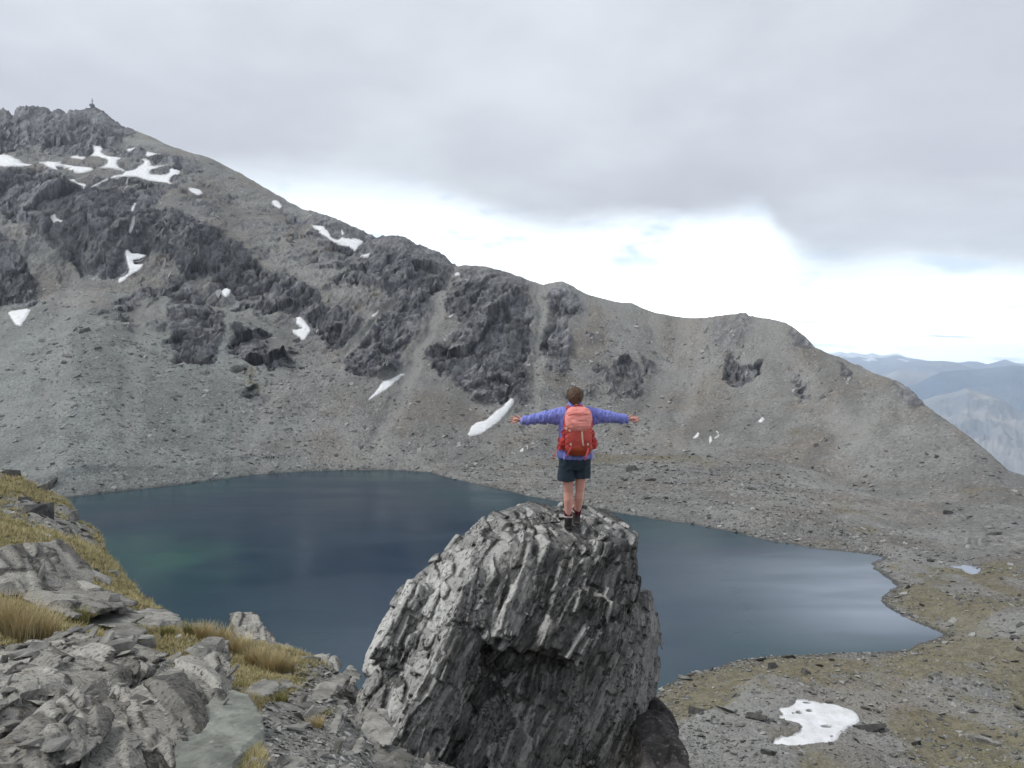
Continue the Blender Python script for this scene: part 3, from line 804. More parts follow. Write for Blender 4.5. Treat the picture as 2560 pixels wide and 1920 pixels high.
# a hollow for the small pond on the right-hand flat
pond_px = [(2371, 1414), (2400, 1416), (2407, 1412), (2428, 1415), (2452, 1421), (2448, 1434), (2430, 1436), (2414, 1432), (2403, 1423), (2385, 1422)]
psd = in_poly(px, py, pond_px)
pin = (psd > -3) & front & (Rg < 300)
pond_z = float(np.median(Pm[..., 2][pin]))
Pm[..., 2] = np.where(pin & (psd > 0), pond_z - 0.35, np.where(pin, pond_z + 0.1, Pm[..., 2]))
XM = Pm.reshape(-1, 3)
tan = np.zeros(X.shape)
tan += nearm * (0.33 + 0.80 * F(13, 5, 101, gain=0.6))
tan += 0.55 * np.exp(-((sdn - 9) / 9.0) ** 2) * sstep(1560, 1680, px) * sstep(1560, 1610, py)
tan += 0.60 * sstep(-5, 60, in_poly(px.ravel(), py.ravel(), [(1850, 1000), (2060, 1040), (2300, 1180), (2520, 1170), (2470, 1130), (2330, 1030), (2200, 945), (2560, 1120), (2560, 1330), (2250, 1210), (1950, 1110)]).reshape(X.shape)) * (0.6 + F(30, 3, 103))
tan += 0.6 * sstep(-10, 14, in_poly(px.ravel(), py.ravel(), [(610, 900), (640, 905), (660, 970), (675, 1000), (640, 975), (600, 955)]).reshape(X.shape))
tan += 0.60 * sstep(2180, 2260, px) * sstep(1380, 1430, py) * (0.45 + F(15, 4, 104))
tan += 0.5 * sstep(1650, 1900, px) * sstep(1160, 1240, py) * sstep(1420, 1360, py) * (0.2 + 1.2 * F(22, 4, 105))
band = np.abs(py - np.interp(px, [1250, 1500, 1750, 1950], [1165, 1140, 1150, 1180]))
tan += 0.55 * sstep(26, 6, band) * sstep(1250, 1350, px) * sstep(1900, 1750, px)
green = sstep(900, 500, px) * sstep(640, 900, py)
fa = np.stack([np.sin(Ag) * 0.82, np.cos(Ag) * 0.82, np.full(X.shape, 0.57)], -1).reshape(-1, 3)
streak = fbm(pf - fa * ((pf * fa).sum(1) * 0.93)[:, None], 11, 4, 601, 0.6).reshape(X.shape)
mm = mesh_np('mountain', XM, grid_faces(NC, NR), dict(rock=rock.ravel(), tan=np.clip(tan, 0, 1).ravel(), green=green.ravel(), lite=lite.ravel(), near=(sstep(300, 130, Rg)).ravel(), tone=tone.ravel(), streak=streak.ravel(), wet=(sstep(2.2, 0.4, sdn + 1.2 * F(3.5, 2, 640)) * front).ravel()), mats=[M['mountain']])
o = link('mountain', mm); tag(o, 'grey rocky mountain cirque with cliffs and scree rising round the lake', kind='structure')

# ------------------------------------------------------------------ snow: thick sheets lying on the slope
UP = 4
def upsample(A, c0, c1, r0, r1):
    B = A[c0:c1 + 1, r0:r1 + 1]
    i = np.linspace(0, B.shape[0] - 1, (B.shape[0] - 1) * UP + 1); j = np.linspace(0, B.shape[1] - 1, (B.shape[1] - 1) * UP + 1)
    i0 = np.minimum(i.astype(int), B.shape[0] - 2); j0 = np.minimum(j.astype(int), B.shape[1] - 2)
    fi = (i - i0).reshape(-1, *([1] * (B.ndim - 1))); fj = (j - j0).reshape(1, -1, *([1] * (B.ndim - 2)))
    B = B[i0] * (1 - fi) + B[i0 + 1] * fi
    return B[:, j0] * (1 - fj) + B[:, j0 + 1] * fj
sxg, syg = sx_.reshape(X.shape), sy_.reshape(X.shape)
for k, (lab, poly) in enumerate(snow_defs):
    last = k == len(snow_defs) - 1
    cells = np.argwhere((snow_lab == k) & (snow_sd > -8))
    if len(cells) < 2: continue
    c0, r0 = np.maximum(cells.min(0) - 1, 0); c1, r1 = cells.max(0) + 1
    PU = upsample(XM.reshape(NC, NR, 3), c0, c1, r0, r1); xu = upsample(sxg, c0, c1, r0, r1); yu = upsample(syg, c0, c1, r0, r1)
    fr = upsample(front.astype(float), c0, c1, r0, r1) > 0.99
    fq = PU.reshape(-1, 3)
    rag = fbm(fq, 1.6 if last else 9.0, 5, 400 + k, 0.62).reshape(xu.shape) * (4.5 if last else 5.0)
    sdu = in_poly(xu, yu, poly) + rag
    inside = (sdu > 0) & fr
    if k == 24: inside &= ~((np.hypot((xu - 1313) / 5.0, (yu - 1118) / 4.5)) < 1)
    if last:      # stones stand clear of the snow
        for hx, hy, hw, hh in ((2066, 1825, 15, 4.5), (2080, 1854, 5, 3), (2018, 1767, 12, 3), (1997, 1790, 9, 4), (2023, 1786, 9, 3), (1983, 1793, 4, 2.5), (2000, 1829, 6, 4)):
            inside &= ~(np.hypot((xu - hx) / hw, (yu - hy) / hh) < 1)
    nru = xu.shape[1]
    cc = inside[:-1, :-1] & inside[1:, :-1] & inside[:-1, 1:] & inside[1:, 1:]
    q = np.argwhere(cc)
    if len(q) < 3: continue
    a = q[:, 0] * nru + q[:, 1]
    f = np.stack([a, a + nru, a + nru + 1, a + 1], 1)
    used, invx = np.unique(f.ravel(), return_inverse=True)
    f = invx.reshape(f.shape)
    th = 0.10 + (0.8 if not last else 0.22) * sstep(-1, 9, sdu.ravel()[used])
    V = fq[used].copy(); V[:, 2] += th
    e = np.concatenate([f[:, [0, 1]], f[:, [1, 2]], f[:, [2, 3]], f[:, [3, 0]]])
    es = np.sort(e, 1); _, ix, ct = np.unique(es, axis=0, return_index=True, return_counts=True)
    be = e[ix[ct == 1]]
    bv = np.unique(be.ravel()); mp_ = -np.ones(len(V), int); mp_[bv] = len(V) + np.arange(len(bv))
    Vs = V[bv].copy(); Vs[:, 2] -= 0.8
    sk = np.stack([be[:, 1], be[:, 0], mp_[be[:, 0]], mp_[be[:, 1]]], 1)
    rim_ = sstep(7, 0, sdu.ravel()[used])
    ms_ = mesh_np('snow_patch', np.concatenate([V, Vs]), np.concatenate([f, sk]), dict(rim=np.concatenate([rim_, np.ones(len(Vs))])), mats=[M['snow']])
    tag(link('snow_patch', ms_), lab, 'snow patch', 'snow patches lying on the mountain')

# ------------------------------------------------------------------ lake and small pond
cx = np.linspace(-420, 520, 160); cy = np.linspace(60, 620, 160)
GX, GY = np.meshgrid(cx, cy, indexing='ij')
lp = np.stack([GX.ravel(), GY.ravel(), np.zeros(GX.size)], 1)
shal = sstep(70, 10, in_poly(lp[:, 0], lp[:, 1], lake_xy))
lpx, lpy = project(lp)
shal = 0.35 * shal + np.exp(-((lpx - 430) / 220) ** 2 - ((lpy - 1390) / 60) ** 2)
sky_sheen = np.exp(-((lpx - 2230) / 270) ** 2 - ((lpy - 1500) / 100) ** 2) + 0.35 * np.exp(-((lpx - 2000) / 260) ** 2 - ((lpy - 1420) / 60) ** 2)  # where the painted sky reflection lies, towards the right end of the lake
near_l = in_poly(lp[:, 0], lp[:, 1], lake_xy) > -22
lf = grid_faces(160, 160); lf = lf[near_l[lf].all(1)]
lu, li = np.unique(lf.ravel(), return_inverse=True)
lm = mesh_np('lake', lp[lu], li.reshape(lf.shape), dict(shallow=np.clip(shal, 0, 1)[lu], sky_sheen=np.clip(sky_sheen, 0, 1)[lu]), mats=[M['water']])
tag(link('lake', lm), 'deep blue mountain lake filling the bowl of the cirque', kind='structure')

pp = np.array([atz(x, y, pond_z) for x, y in pond_px])
bmp = bmesh.new(); vs_ = [bmp.verts.new(p) for p in pp]; bmp.faces.new(vs_)
bmesh.ops.recalc_face_normals(bmp, faces=bmp.faces)
if bmp.faces[:][0].normal.z < 0: bmesh.ops.reverse_faces(bmp, faces=bmp.faces)
pm_ = bpy.data.meshes.new('pond'); bmp.to_mesh(pm_); bmp.free(); pm_.materials.append(M['water'])
at_ = pm_.attributes.new('sky_sheen', 'FLOAT', 'POINT'); at_.data.foreach_set('value', np.full(len(pm_.vertices), 1.6, np.float32))  # the pond carries the painted sky reflection all over
tag(link('pond', pm_), 'small pale pond on the flat right of the lake', kind='structure')
# ------------------------------------------------------------------ the hillside the photographer stands on
hill_cols = {
    -300: [(1920, 3.6), (1700, 5.5), (1600, 8), (1480, 14), (1400, 28), (1300, 55), (1180, 95)],
    0: [(1920, 3.6), (1700, 5.5), (1600, 8), (1480, 14), (1400, 28), (1300, 55), (1178, 95)],
    165: [(1920, 3.6), (1700, 5.7), (1600, 8.5), (1500, 16), (1420, 30), (1340, 55), (1247, 87)],
    288: [(1900, 3.8), (1700, 6), (1600, 10), (1520, 19), (1480, 30), (1440, 46), (1405, 60)],
    385: [(1900, 3.9), (1700, 6.5), (1620, 10), (1570, 16), (1545, 22), (1530, 28), (1521, 33)],
    455: [(1900, 4), (1760, 5.7), (1680, 7.6), (1635, 9.8), (1600, 13), (1575, 18), (1559, 23)],
    570: [(1900, 4.2), (1800, 5.4), (1730, 6.8), (1690, 8), (1640, 10.5), (1605, 14), (1586, 17.5)],
    700: [(1900, 4.4), (1820, 5.5), (1780, 6.3), (1720, 7.7), (1670, 9.5), (1640, 11.5), (1622, 14)],
    850: [(1945, 4.5), (1880, 5.3), (1835, 6), (1780, 7), (1735, 8.2), (1700, 9.3), (1682, 10.8)],
    1000: [(2060, 4.5), (2010, 5.1), (1970, 5.7), (1925, 6.5), (1890, 7.3), (1860, 8.4), (1850, 10)],
    1250: [(2050, 4.4), (2030, 5), (2000, 5.5), (1970, 6.2), (1950, 7), (1960, 8.4), (1980, 10)],
    1500: [(2300, 3.2), (2300, 3.8), (2300, 4.5), (2280, 5.5), (2250, 6.5), (2250, 8), (2300, 10)],
    1700: [(2500, 3), (2480, 3.8), (2450, 4.5), (2400, 5.5), (2350, 7), (2350, 8.5), (2400, 10)],
    2800: [(2500, 3), (2480, 3.8), (2450, 4.5), (2400, 5.5), (2350, 7), (2350, 8.5), (2400, 10)],
}
hill_edge = [(-300, 1170, 95), (0, 1178, 95), (50, 1185, 94), (90, 1212, 92), (150, 1240, 88), (168, 1250, 87), (195, 1303, 80), (230, 1322, 76), (246, 1334, 74), (262, 1385, 65), (288, 1405, 60),
             (300, 1452, 46), (325, 1475, 42), (353, 1494, 37), (385, 1521, 33), (404, 1537, 29), (455, 1561, 23), (496, 1564, 21), (542, 1575, 18.5), (570, 1588, 17.5), (700, 1626, 14), (746, 1640, 13),
             (850, 1690, 10.8), (1000, 1855, 10), (1250, 1980, 10), (1500, 2300, 10), (1700, 2400, 10), (2800, 2400, 10)]
PXN = np.concatenate([np.linspace(-2600, -90, 40), np.arange(-70, 1730, 2.6), np.linspace(1760, 3600, 24)])
AN = px_az(PXN); NN = len(AN)
ks = sorted(hill_cols)
kr = []; kz = []
for j in range(7):
    tab = [(x, *hill_cols[x][j]) for x in ks] if j < 6 else hill_edge
    r_, z_ = line(tab, AN)
    if j < 6: r_, z_ = sm1(r_, 300), sm1(z_, 300)
    kr.append(r_); kz.append(z_)
kr = [np.full(NN, 0.9)] + kr; kz = [np.full(NN, CZ - 1.62)] + kz
for dr, dz_ in ((3, -1.7), (25, -18), (110, -85)):
    kr.append(kr[7] + dr); kz.append(kz[7] + dz_)
RN = np.stack(kr, 1); ZN = np.stack(kz, 1)
RN = np.maximum.accumulate(RN + np.arange(RN.shape[1]) * 1e-3, axis=1)
NRN = 330
ZN[:, 1:4] -= (0.42 * (1 - sstep(500, 640, PXN)))[:, None] * np.array([0.8, 1.0, 0.5])[None]
Rh, Zh = sheet(RN, ZN, NRN, sm_r=90, sm_a=1, eps=0.05, lock_last=7)
Ah = np.repeat(AN[:, None], NRN, 1)
H0 = np.stack([Rh * np.sin(Ah), Rh * np.cos(Ah), Zh], -1)
hp = H0.reshape(-1, 3)
hx, hy = project(hp); hx = hx.reshape(Rh.shape); hy = hy.reshape(Rh.shape)
def G(scale, o, seed, **k): return fbm(hp, scale, o, seed, **k).reshape(Rh.shape)
grs = 0.5 + 0.55 * G(2.6, 4, 201) + 0.30 * G(9, 3, 202)
# where the turf is and where bare rubble is
turf = [([(-200, 1180), (60, 1180), (160, 1250), (250, 1330), (300, 1410), (330, 1480), (400, 1530), (460, 1565), (300, 1540), (180, 1470), (90, 1400), (-200, 1370)], 0.30),
        ([(-200, 1470), (120, 1510), (260, 1570), (420, 1590), (560, 1600), (720, 1690), (700, 1710), (560, 1650), (420, 1660), (250, 1620), (140, 1600), (-200, 1600)], 0.40),
        ([(470, 1650), (620, 1690), (680, 1710), (640, 1730), (500, 1700)], 0.3),
        ([(540, 1740), (720, 1720), (780, 1760), (640, 1800), (560, 1790)], 0.25),
        ([(540, 1820), (640, 1790), (740, 1920), (540, 1960)], 0.45), ([(740, 1780), (840, 1770), (850, 1830), (760, 1850)], 0.5), ([(700, 1690), (790, 1690), (800, 1740), (690, 1750)], 0.4)]
for poly, v in turf:
    grs += v * sstep(-25, 30, in_poly(hx, hy, poly))
grs -= 0.55 * sstep(-30, 40, in_poly(hx, hy, [(-200, 1610), (120, 1615), (420, 1660), (520, 1760), (520, 2000), (-200, 2000)]))
grs -= 0.50 * sstep(-40, 40, in_poly(hx, hy, [(700, 1700), (860, 1670), (1100, 1700), (1100, 2000), (690, 2000), (640, 1860)]))
grs -= 0.45 * sstep(-10, 20, in_poly(hx, hy, [(-60, 1180), (60, 1180), (160, 1250), (290, 1410), (330, 1480), (460, 1560), (300, 1540), (180, 1480), (90, 1400), (-60, 1370)])) * sstep(0.0, 0.35, G(7.0, 4, 821))
grs = np.clip(grs, 0, 1)
Nh = grid_normals(H0)
lscale = np.clip(Rh / 12, 0.35, 3.0)
dh = G(4.0, 3, 211) * 0.16 * lscale + G(0.9, 3, 212) * 0.06 * lscale + np.abs(G(0.35, 3, 213)) * 0.05 * np.clip(lscale, 0.3, 1.2) + G(11, 2, 214) * 0.45 * sstep(14, 40, Rh)
dh *= sstep(0.8, 3.0, Rh)
edge_r = kr[7][:, None]
dh *= np.where(Rh < edge_r * 0.93, 1, 0.55)
Ph = H0 + Nh * dh[..., None]
HM = Ph.reshape(-1, 3)
hm = mesh_np('hillside', HM, grid_faces(NN, NRN), dict(grass=grs.ravel()), mats=[M['near']])
tag(link('hillside', hm), 'near stony hillside with ochre turf falling to the lake', kind='structure')
# ground behind the photographer, a plain continuation of the same hillside
bk_a = np.linspace(math.radians(63), math.radians(297), 60); bk_r = np.array([0.9, 3, 8, 20, 50, 110, 220.0])
bz = CZ - 1.62 + np.array([0, 0.1, 0.5, 1.6, 5, 14, 30])
bkV = np.array([[r * math.sin(a), r * math.cos(a), z - max(0, math.cos(a)) * r * 0.4 - (0.55 * r * sstep(2.2, 1.1, a))] for a in bk_a for r, z in zip(bk_r, bz)])
bkm = mesh_np('back_slope', bkV, grid_faces(60, 7)[:, ::-1], dict(grass=np.full(len(bkV), 0.5)), mats=[M['near']])
tag(link('back_slope', bkm), 'stony hillside rising behind the viewpoint', kind='structure')

# ------------------------------------------------------------------ far country: valley floor and hazy ranges
mt_far = mat_hill('tussock_range', [(0.15, 0.18, 0.23), (0.21, 0.24, 0.29), (0.28, 0.29, 0.32)], 0.0011)  # far ranges: haze blue and distant sunlight mixed into the colours
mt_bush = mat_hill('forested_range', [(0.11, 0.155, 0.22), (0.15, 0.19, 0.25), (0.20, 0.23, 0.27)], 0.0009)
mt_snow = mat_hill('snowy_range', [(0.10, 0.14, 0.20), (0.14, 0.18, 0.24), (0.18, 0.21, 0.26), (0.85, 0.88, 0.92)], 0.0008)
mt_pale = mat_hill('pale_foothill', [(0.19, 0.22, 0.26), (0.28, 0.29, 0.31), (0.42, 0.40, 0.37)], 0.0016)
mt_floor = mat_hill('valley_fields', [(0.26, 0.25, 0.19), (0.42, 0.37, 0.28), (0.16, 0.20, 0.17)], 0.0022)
vf = np.array([[r * math.sin(a), r * math.cos(a), -480.0] for a in np.linspace(-1.2, 1.2, 60) for r in (1000, 2000, 3000, 4200, 5400, 7200, 12000, 24000)])
vm = mesh_np('valley_floor', vf, grid_faces(60, 8), mats=[mt_floor])
tag(link('valley_floor', vm), 'pale distant valley floor beyond the ridge', kind='structure')
def hill_range(name, label, sky_px, r, depth, mat, base_z, seed, amp, snow_z=None):
    r *= 0.6; depth *= 0.6; base_z *= 0.6; amp *= 0.6; snow_z = None if snow_z is None else snow_z * 0.6
    xs = np.arange(1950, 2900, 3.0)
    A = px_az(xs)
    a_, z_ = [], []
    for x, y in sky_px:
        p = at(x, y, r); a_.append(math.atan2(p[0], p[1])); z_.append(p[2])
    Zr_ = np.interp(A, a_, z_)
    rows = np.linspace(0, 1, 60)
    T, ZZ = np.meshgrid(rows, Zr_, indexing='xy')
    AA = np.repeat(A[:, None], 60, 1)
    RR = r - depth * (1 - np.minimum(T / 0.85, 1)) + np.maximum(0, T - 0.85) / 0.15 * depth * 0.5
    prof = np.where(T < 0.85, (T / 0.85) ** 1.25, 1 - ((T - 0.85) / 0.15) * 0.7)
    Zz = base_z + (ZZ - base_z) * prof
    Q = np.stack([RR * np.sin(AA), RR * np.cos(AA), Zz], -1)
    q = Q.reshape(-1, 3) * [1, 1, 0]
    er = fbm(q, r * 0.055, 6, seed, 0.6, ridged=True).reshape(T.shape)
    k_ = np.sin(np.clip(T / 0.85, 0, 1) * math.pi) ** 0.7
    Q[..., 2] += er * amp * k_
    sn = np.zeros(T.shape)
    if snow_z is not None:
        sn = sstep(-150, 150, Q[..., 2] - snow_z + 300 * fbm(q, r * 0.02, 4, seed + 5).reshape(T.shape))
    me = mesh_np(name, Q.reshape(-1, 3), grid_faces(len(xs), 60), dict(snow=sn.ravel()), mats=[mat])
    tag(link(name, me), label, kind='structure')
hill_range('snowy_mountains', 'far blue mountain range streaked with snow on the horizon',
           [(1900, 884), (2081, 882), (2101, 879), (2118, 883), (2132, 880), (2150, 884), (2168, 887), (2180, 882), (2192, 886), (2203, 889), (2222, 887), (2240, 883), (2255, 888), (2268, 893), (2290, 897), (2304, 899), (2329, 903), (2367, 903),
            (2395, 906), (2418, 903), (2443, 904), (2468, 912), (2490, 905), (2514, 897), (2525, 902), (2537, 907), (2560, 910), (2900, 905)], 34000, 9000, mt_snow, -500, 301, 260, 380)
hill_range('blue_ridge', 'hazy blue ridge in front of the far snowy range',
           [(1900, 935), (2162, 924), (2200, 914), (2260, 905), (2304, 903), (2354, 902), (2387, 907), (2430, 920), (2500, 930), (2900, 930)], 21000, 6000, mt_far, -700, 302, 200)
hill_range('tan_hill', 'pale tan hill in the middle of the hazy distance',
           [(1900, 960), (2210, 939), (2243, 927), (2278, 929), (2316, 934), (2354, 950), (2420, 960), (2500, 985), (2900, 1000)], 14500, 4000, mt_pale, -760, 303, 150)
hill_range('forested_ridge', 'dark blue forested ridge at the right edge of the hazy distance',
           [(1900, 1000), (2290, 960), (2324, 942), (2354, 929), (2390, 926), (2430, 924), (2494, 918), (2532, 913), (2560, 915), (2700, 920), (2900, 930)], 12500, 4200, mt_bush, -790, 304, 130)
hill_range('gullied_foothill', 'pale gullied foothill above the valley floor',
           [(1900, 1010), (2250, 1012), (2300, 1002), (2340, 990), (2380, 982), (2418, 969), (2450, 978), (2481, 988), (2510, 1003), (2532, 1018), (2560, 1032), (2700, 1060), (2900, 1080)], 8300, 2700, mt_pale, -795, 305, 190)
# ------------------------------------------------------------------ schist rocks: convex lumps fused, then stepped along the cleavage
from mathutils.bvhtree import BVHTree
def fused(pieces, voxel, snap=True, bias=None, bend=0.0, size=1.0):
    """pieces: convex solids as face lists -> one closed skin, its points snapped on the blocks, and the block every point lies on"""
    V, Fs, own = [], [], []
    for k, fs in enumerate(pieces):
        idx = {}
        for f in fs:
            row = []
            for p in f:
                q = (round(p[0], 5), round(p[1], 5), round(p[2], 5))
                if q not in idx:
                    idx[q] = len(V); V.append(q)
                if not row or row[-1] != idx[q]: row.append(idx[q])
            if len(row) > 2 and row[0] == row[-1]: row.pop()
            if len(row) > 2: Fs.append(row); own.append(k)
    if bend:                      # the cleavage is never quite flat: bend all plates together
        A = np.array(V); B = A.copy()
        for q in range(3): B[:, q] += bend * fbm(A, 0.75 * size, 3, 900 + q) + bend * 0.35 * fbm(A, 0.22 * size, 2, 910 + q)
        V = [tuple(p) for p in B]
    me = bpy.data.meshes.new('tmp'); me.from_pydata(V, [], Fs); me.update()
    ob = bpy.data.objects.new('tmp', me); COL.objects.link(ob)
    md = ob.modifiers.new('r', 'REMESH'); md.mode = 'VOXEL'; md.voxel_size = voxel
    dg = bpy.context.evaluated_depsgraph_get(); dg.update()
    ev = ob.evaluated_get(dg); out = bpy.data.meshes.new_from_object(ev)
    bpy.data.objects.remove(ob); bpy.data.meshes.remove(me)
    n = len(out.vertices); P = np.empty(n * 3, np.float32); out.vertices.foreach_get('co', P)
    Nn = np.empty(n * 3, np.float32); out.vertex_normals.foreach_get('vector', Nn)
    nl = len(out.loops); L = np.empty(nl, np.int32); out.loops.foreach_get('vertex_index', L)
    Fq = L.reshape(-1, 4)
    bpy.data.meshes.remove(out)
    P = P.reshape(-1, 3).astype(float); tone = np.zeros(n)
    if snap:
        tree = BVHTree.FromPolygons(V, Fs)
        kt = np.random.default_rng(len(pieces)).random(len(pieces))
        if bias is not None: kt = np.clip(kt + bias, 0, 1.3)
        for i in range(n):
            co, no, fi, di = tree.find_nearest(P[i])
            if fi is not None:
                tone[i] = kt[own[fi]]
                if di < voxel * 1.2: P[i] = co
    return P, Nn.reshape(-1, 3).astype(float), Fq, tone
def norm(v):
    v = np.asarray(v, float); return v / np.linalg.norm(v)
# convex pieces: a solid is a list of faces, every face a list of points
def solid(pts_):
    bm = bmesh.new()
    vs = [bm.verts.new(p) for p in pts_]
    bmesh.ops.convex_hull(bm, input=vs)
    fs = [[tuple(v.co) for v in f.verts] for f in bm.faces]
    bm.free()
    return fs
def cut(fs, n, d):
    """split a convex solid by the plane n.p = d"""
    lo, hi, rim = [], [], []
    nx, ny, nz = n
    for f in fs:
        ds = [p[0] * nx + p[1] * ny + p[2] * nz - d for p in f]
        if max(ds) <= 1e-9: lo.append(f); continue
        if min(ds) >= -1e-9: hi.append(f); continue
        A, B = [], []
        for i in range(len(f)):
            p, q, dp, dq = f[i], f[(i + 1) % len(f)], ds[i], ds[(i + 1) % len(f)]
            (A if dp <= 0 else B).append(p)
            if dp * dq < 0:
                t = dp / (dp - dq)
                m = (p[0] + (q[0] - p[0]) * t, p[1] + (q[1] - p[1]) * t, p[2] + (q[2] - p[2]) * t)
                A.append(m); B.append(m); rim.append(m)
        if len(A) > 2: lo.append(A)
        if len(B) > 2: hi.append(B)
    if len(rim) > 2:
        R_ = np.array(rim); c = R_.mean(0)
        u = norm(np.cross(n, [0.31, 0.77, 0.55])); v = np.cross(n, u)
        o = np.argsort(np.arctan2((R_ - c) @ v, (R_ - c) @ u)); R_ = R_[o]
        keep = [0] + [i for i in range(1, len(R_)) if np.abs(R_[i] - R_[i - 1]).max() > 1e-6]
        R_ = [tuple(x) for x in R_[keep]]
        if len(R_) > 2: lo.append(R_); hi.append(R_[::-1])
    return lo, hi
def shatter(pts_, nf, th, L, keep, amp, rg, coarse=None):
    """break a convex lump into cleavage plates and those into blocks; only the outer skin is kept, over a solid core"""
    nf = norm(nf); t1 = norm(np.cross(nf, [0.3, 0.2, 0.93])); t2 = np.cross(nf, t1)
    fs0 = solid(pts_)
    cen = np.mean([np.mean(f, 0) for f in fs0], 0)
    pl = []
    for f in fs0:
        f_ = np.array(f); n = np.cross(f_[1] - f_[0], f_[2] - f_[0])
        if np.linalg.norm(n) < 1e-9: continue
        n = norm(n)
        if n @ (f_[0] - cen) < 0: n = -n
        pl.append((*n, n @ f_[0]))
    pl = np.array(pl)
    out = [[[tuple(cen + (np.array(p) - cen) * 0.93) for p in f] for f in fs0]]
    stack = [fs0]
    while stack:
        fs = stack.pop()
        V = np.array(list(set(p for f in fs for p in f)))
        if len(V) < 4: continue
        dep = (pl[:, 3][None, :] - V @ pl[:, :3].T).min(1)
        if dep.min() > keep: continue
        e = [np.ptp(V @ k) for k in (nf, t1, t2)]
        c = V.mean(0)
        k = 1.0 if coarse is None or not coarse(c) else 3.0
        r = math.exp(rg.normal(0.22, 0.50))
        q = [e[0] / (th * k), e[1] / (L * k), e[2] / (L * 0.8 * k)]
        if q[0] > r or q[1] > r or q[2] > r:
            j = int(np.argmax(q))
            n = (nf, t1, t2)[j] + rg.normal(0, (0.075, 0.36, 0.36)[j], 3)
            n = norm(n)
            h = V @ n
            lo, hi = cut(fs, n, h.min() + np.ptp(h) * rg.uniform(0.3, 0.7))
            if len(lo) > 3 and len(hi) > 3:
                stack += [lo, hi]; continue
        # a finished block: set it in or out a little
        i = int(np.argmin(pl[:, 3] - pl[:, :3] @ c)); n = pl[i, :3]
        s = rg.choice([0.95, 0.98, 1.01, 1.06], p=[.25, .3, .3, .15])
        sh = n * amp * rg.uniform(-1.7, 0.7) + (t1 * rg.normal() + t2 * rg.normal()) * amp * 0.25
        rot = Matrix.Rotation(rg.normal(0, 0.05), 3, Vector(rg.normal(size=3)).normalized())
        Rm = np.array(rot).T * s; o_ = c + sh
        out.append([[tuple(w_) for w_ in (np.array(f) - c) @ Rm + o_] for f in fs])
    return out
def schist(P, N, nf, amp, fine, seed, lam=0.0, size=1.0):
    nf = norm(nf); t1 = norm(np.cross(nf, [0.3, 0.2, 0.93])); t2 = np.cross(nf, t1)
    al = np.abs(N @ nf)
    if lam:                       # thin leaves of the schist and broken lumps
        Q = np.stack([P @ t1 / 0.26, P @ t2 / 0.20, P @ nf / 0.045], 1) / size
        P = P + N * (lam * fbm(Q, 1.0, 3, seed + 81, 0.6) * (1.1 - 0.6 * al) + lam * 1.2 * fbm(P, 0.28 * size, 3, seed + 85))[:, None]
    Dd = fine * (fbm(P, fine * 14, 3, seed + 71, ridged=True) - 0.2) + amp * 0.25 * fbm(P, amp * 9, 2, seed + 5)
    return P + N * Dd[:, None], sstep(0.60, 0.92, al)
def rock_thing(name, hulls, voxel, nf, thick, amp, mat, label, seed=1, big=0.05, fine=0.01, size=1.0, cat='rock', group=None, coarse=None, L=None, pale=None, bend=0.0, lam=0.0):
    rg = np.random.default_rng(seed)
    pieces = []; bias = []
    for q, h in enumerate(hulls):
        new_ = shatter(h, nf, thick, L or thick * 6.0, thick * 3.0, amp * 0.6, rg, coarse)
        pieces += new_; bias += [0.0 if pale is None else pale[q]] * len(new_)
    P, N, Fq, tone = fused(pieces, voxel, bias=np.array(bias), bend=bend, size=size)
    P2, pl = schist(P, N, nf, amp, fine * 0.5, seed, lam, size)
    c = np.array([P2[:, 0].mean(), P2[:, 1].mean(), P2[:, 2].min()])
    # keep only the largest connected shell
    par = np.arange(len(P2))
    e = np.concatenate([Fq[:, [0, 1]], Fq[:, [1, 2]], Fq[:, [2, 3]], Fq[:, [3, 0]]])
    while True:
        m_ = np.minimum(par[e[:, 0]], par[e[:, 1]])
        old = par.copy()
        np.minimum.at(par, e[:, 0], m_); np.minimum.at(par, e[:, 1], m_)
        par = par[par]
        if (old == par).all(): break
    ids, cnt = np.unique(par[Fq[:, 0]], return_counts=True)
    Fq = Fq[par[Fq[:, 0]] == ids[np.argmax(cnt)]]
    u, inv = np.unique(Fq.ravel(), return_inverse=True)
    Fq = inv.reshape(Fq.shape); P2 = P2[u]; pl = pl[u]; tone = tone[u]
    me = mesh_np(name, P2 - c, Fq, dict(plate=pl, tone=tone), flat=True, mats=[mat])
    return tag(link(name, me, loc=c), label, cat, group)
D = lambda pts_: [tuple(atd(x, y, d)) for x, y, d in pts_]

# the great leaning rock under the hiker
NF = norm((-0.74, -0.30, 0.60))
A_ = D([(1185, 1345, 8.9), (1280, 1346, 8.6), (1380, 1364, 8.5), (1500, 1368, 8.6), (1582, 1350, 8.8), (1586, 1440, 8.8), (1581, 1480, 8.7), (1558, 1560, 8.4), (1540, 1640, 8.25), (1440, 1650, 8.05),
        (1310, 1610, 7.95), (1235, 1620, 7.9), (1160, 1470, 8.2), (1170, 1400, 8.5),
        (1214, 1290, 9.9), (1256, 1274, 10.1), (1330, 1262, 10.25), (1400, 1258, 10.3), (1470, 1262, 10.3), (1538, 1278, 10.2), (1584, 1302, 9.9), (1582, 1470, 10.1), (1500, 1500, 10.6), (1150, 1500, 10.2)])
B1_ = D([(1215, 1300, 9.5), (1178, 1318, 9.45), (1140, 1358, 9.4), (1108, 1396, 9.3), (1050, 1432, 9.15), (1240, 1400, 8.45), (1180, 1560, 8.05), (1240, 1620, 7.85), (1100, 1560, 8.2), (1020, 1500, 8.8),
         (1130, 1500, 10.2), (1230, 1400, 10.3), (1060, 1560, 10)])
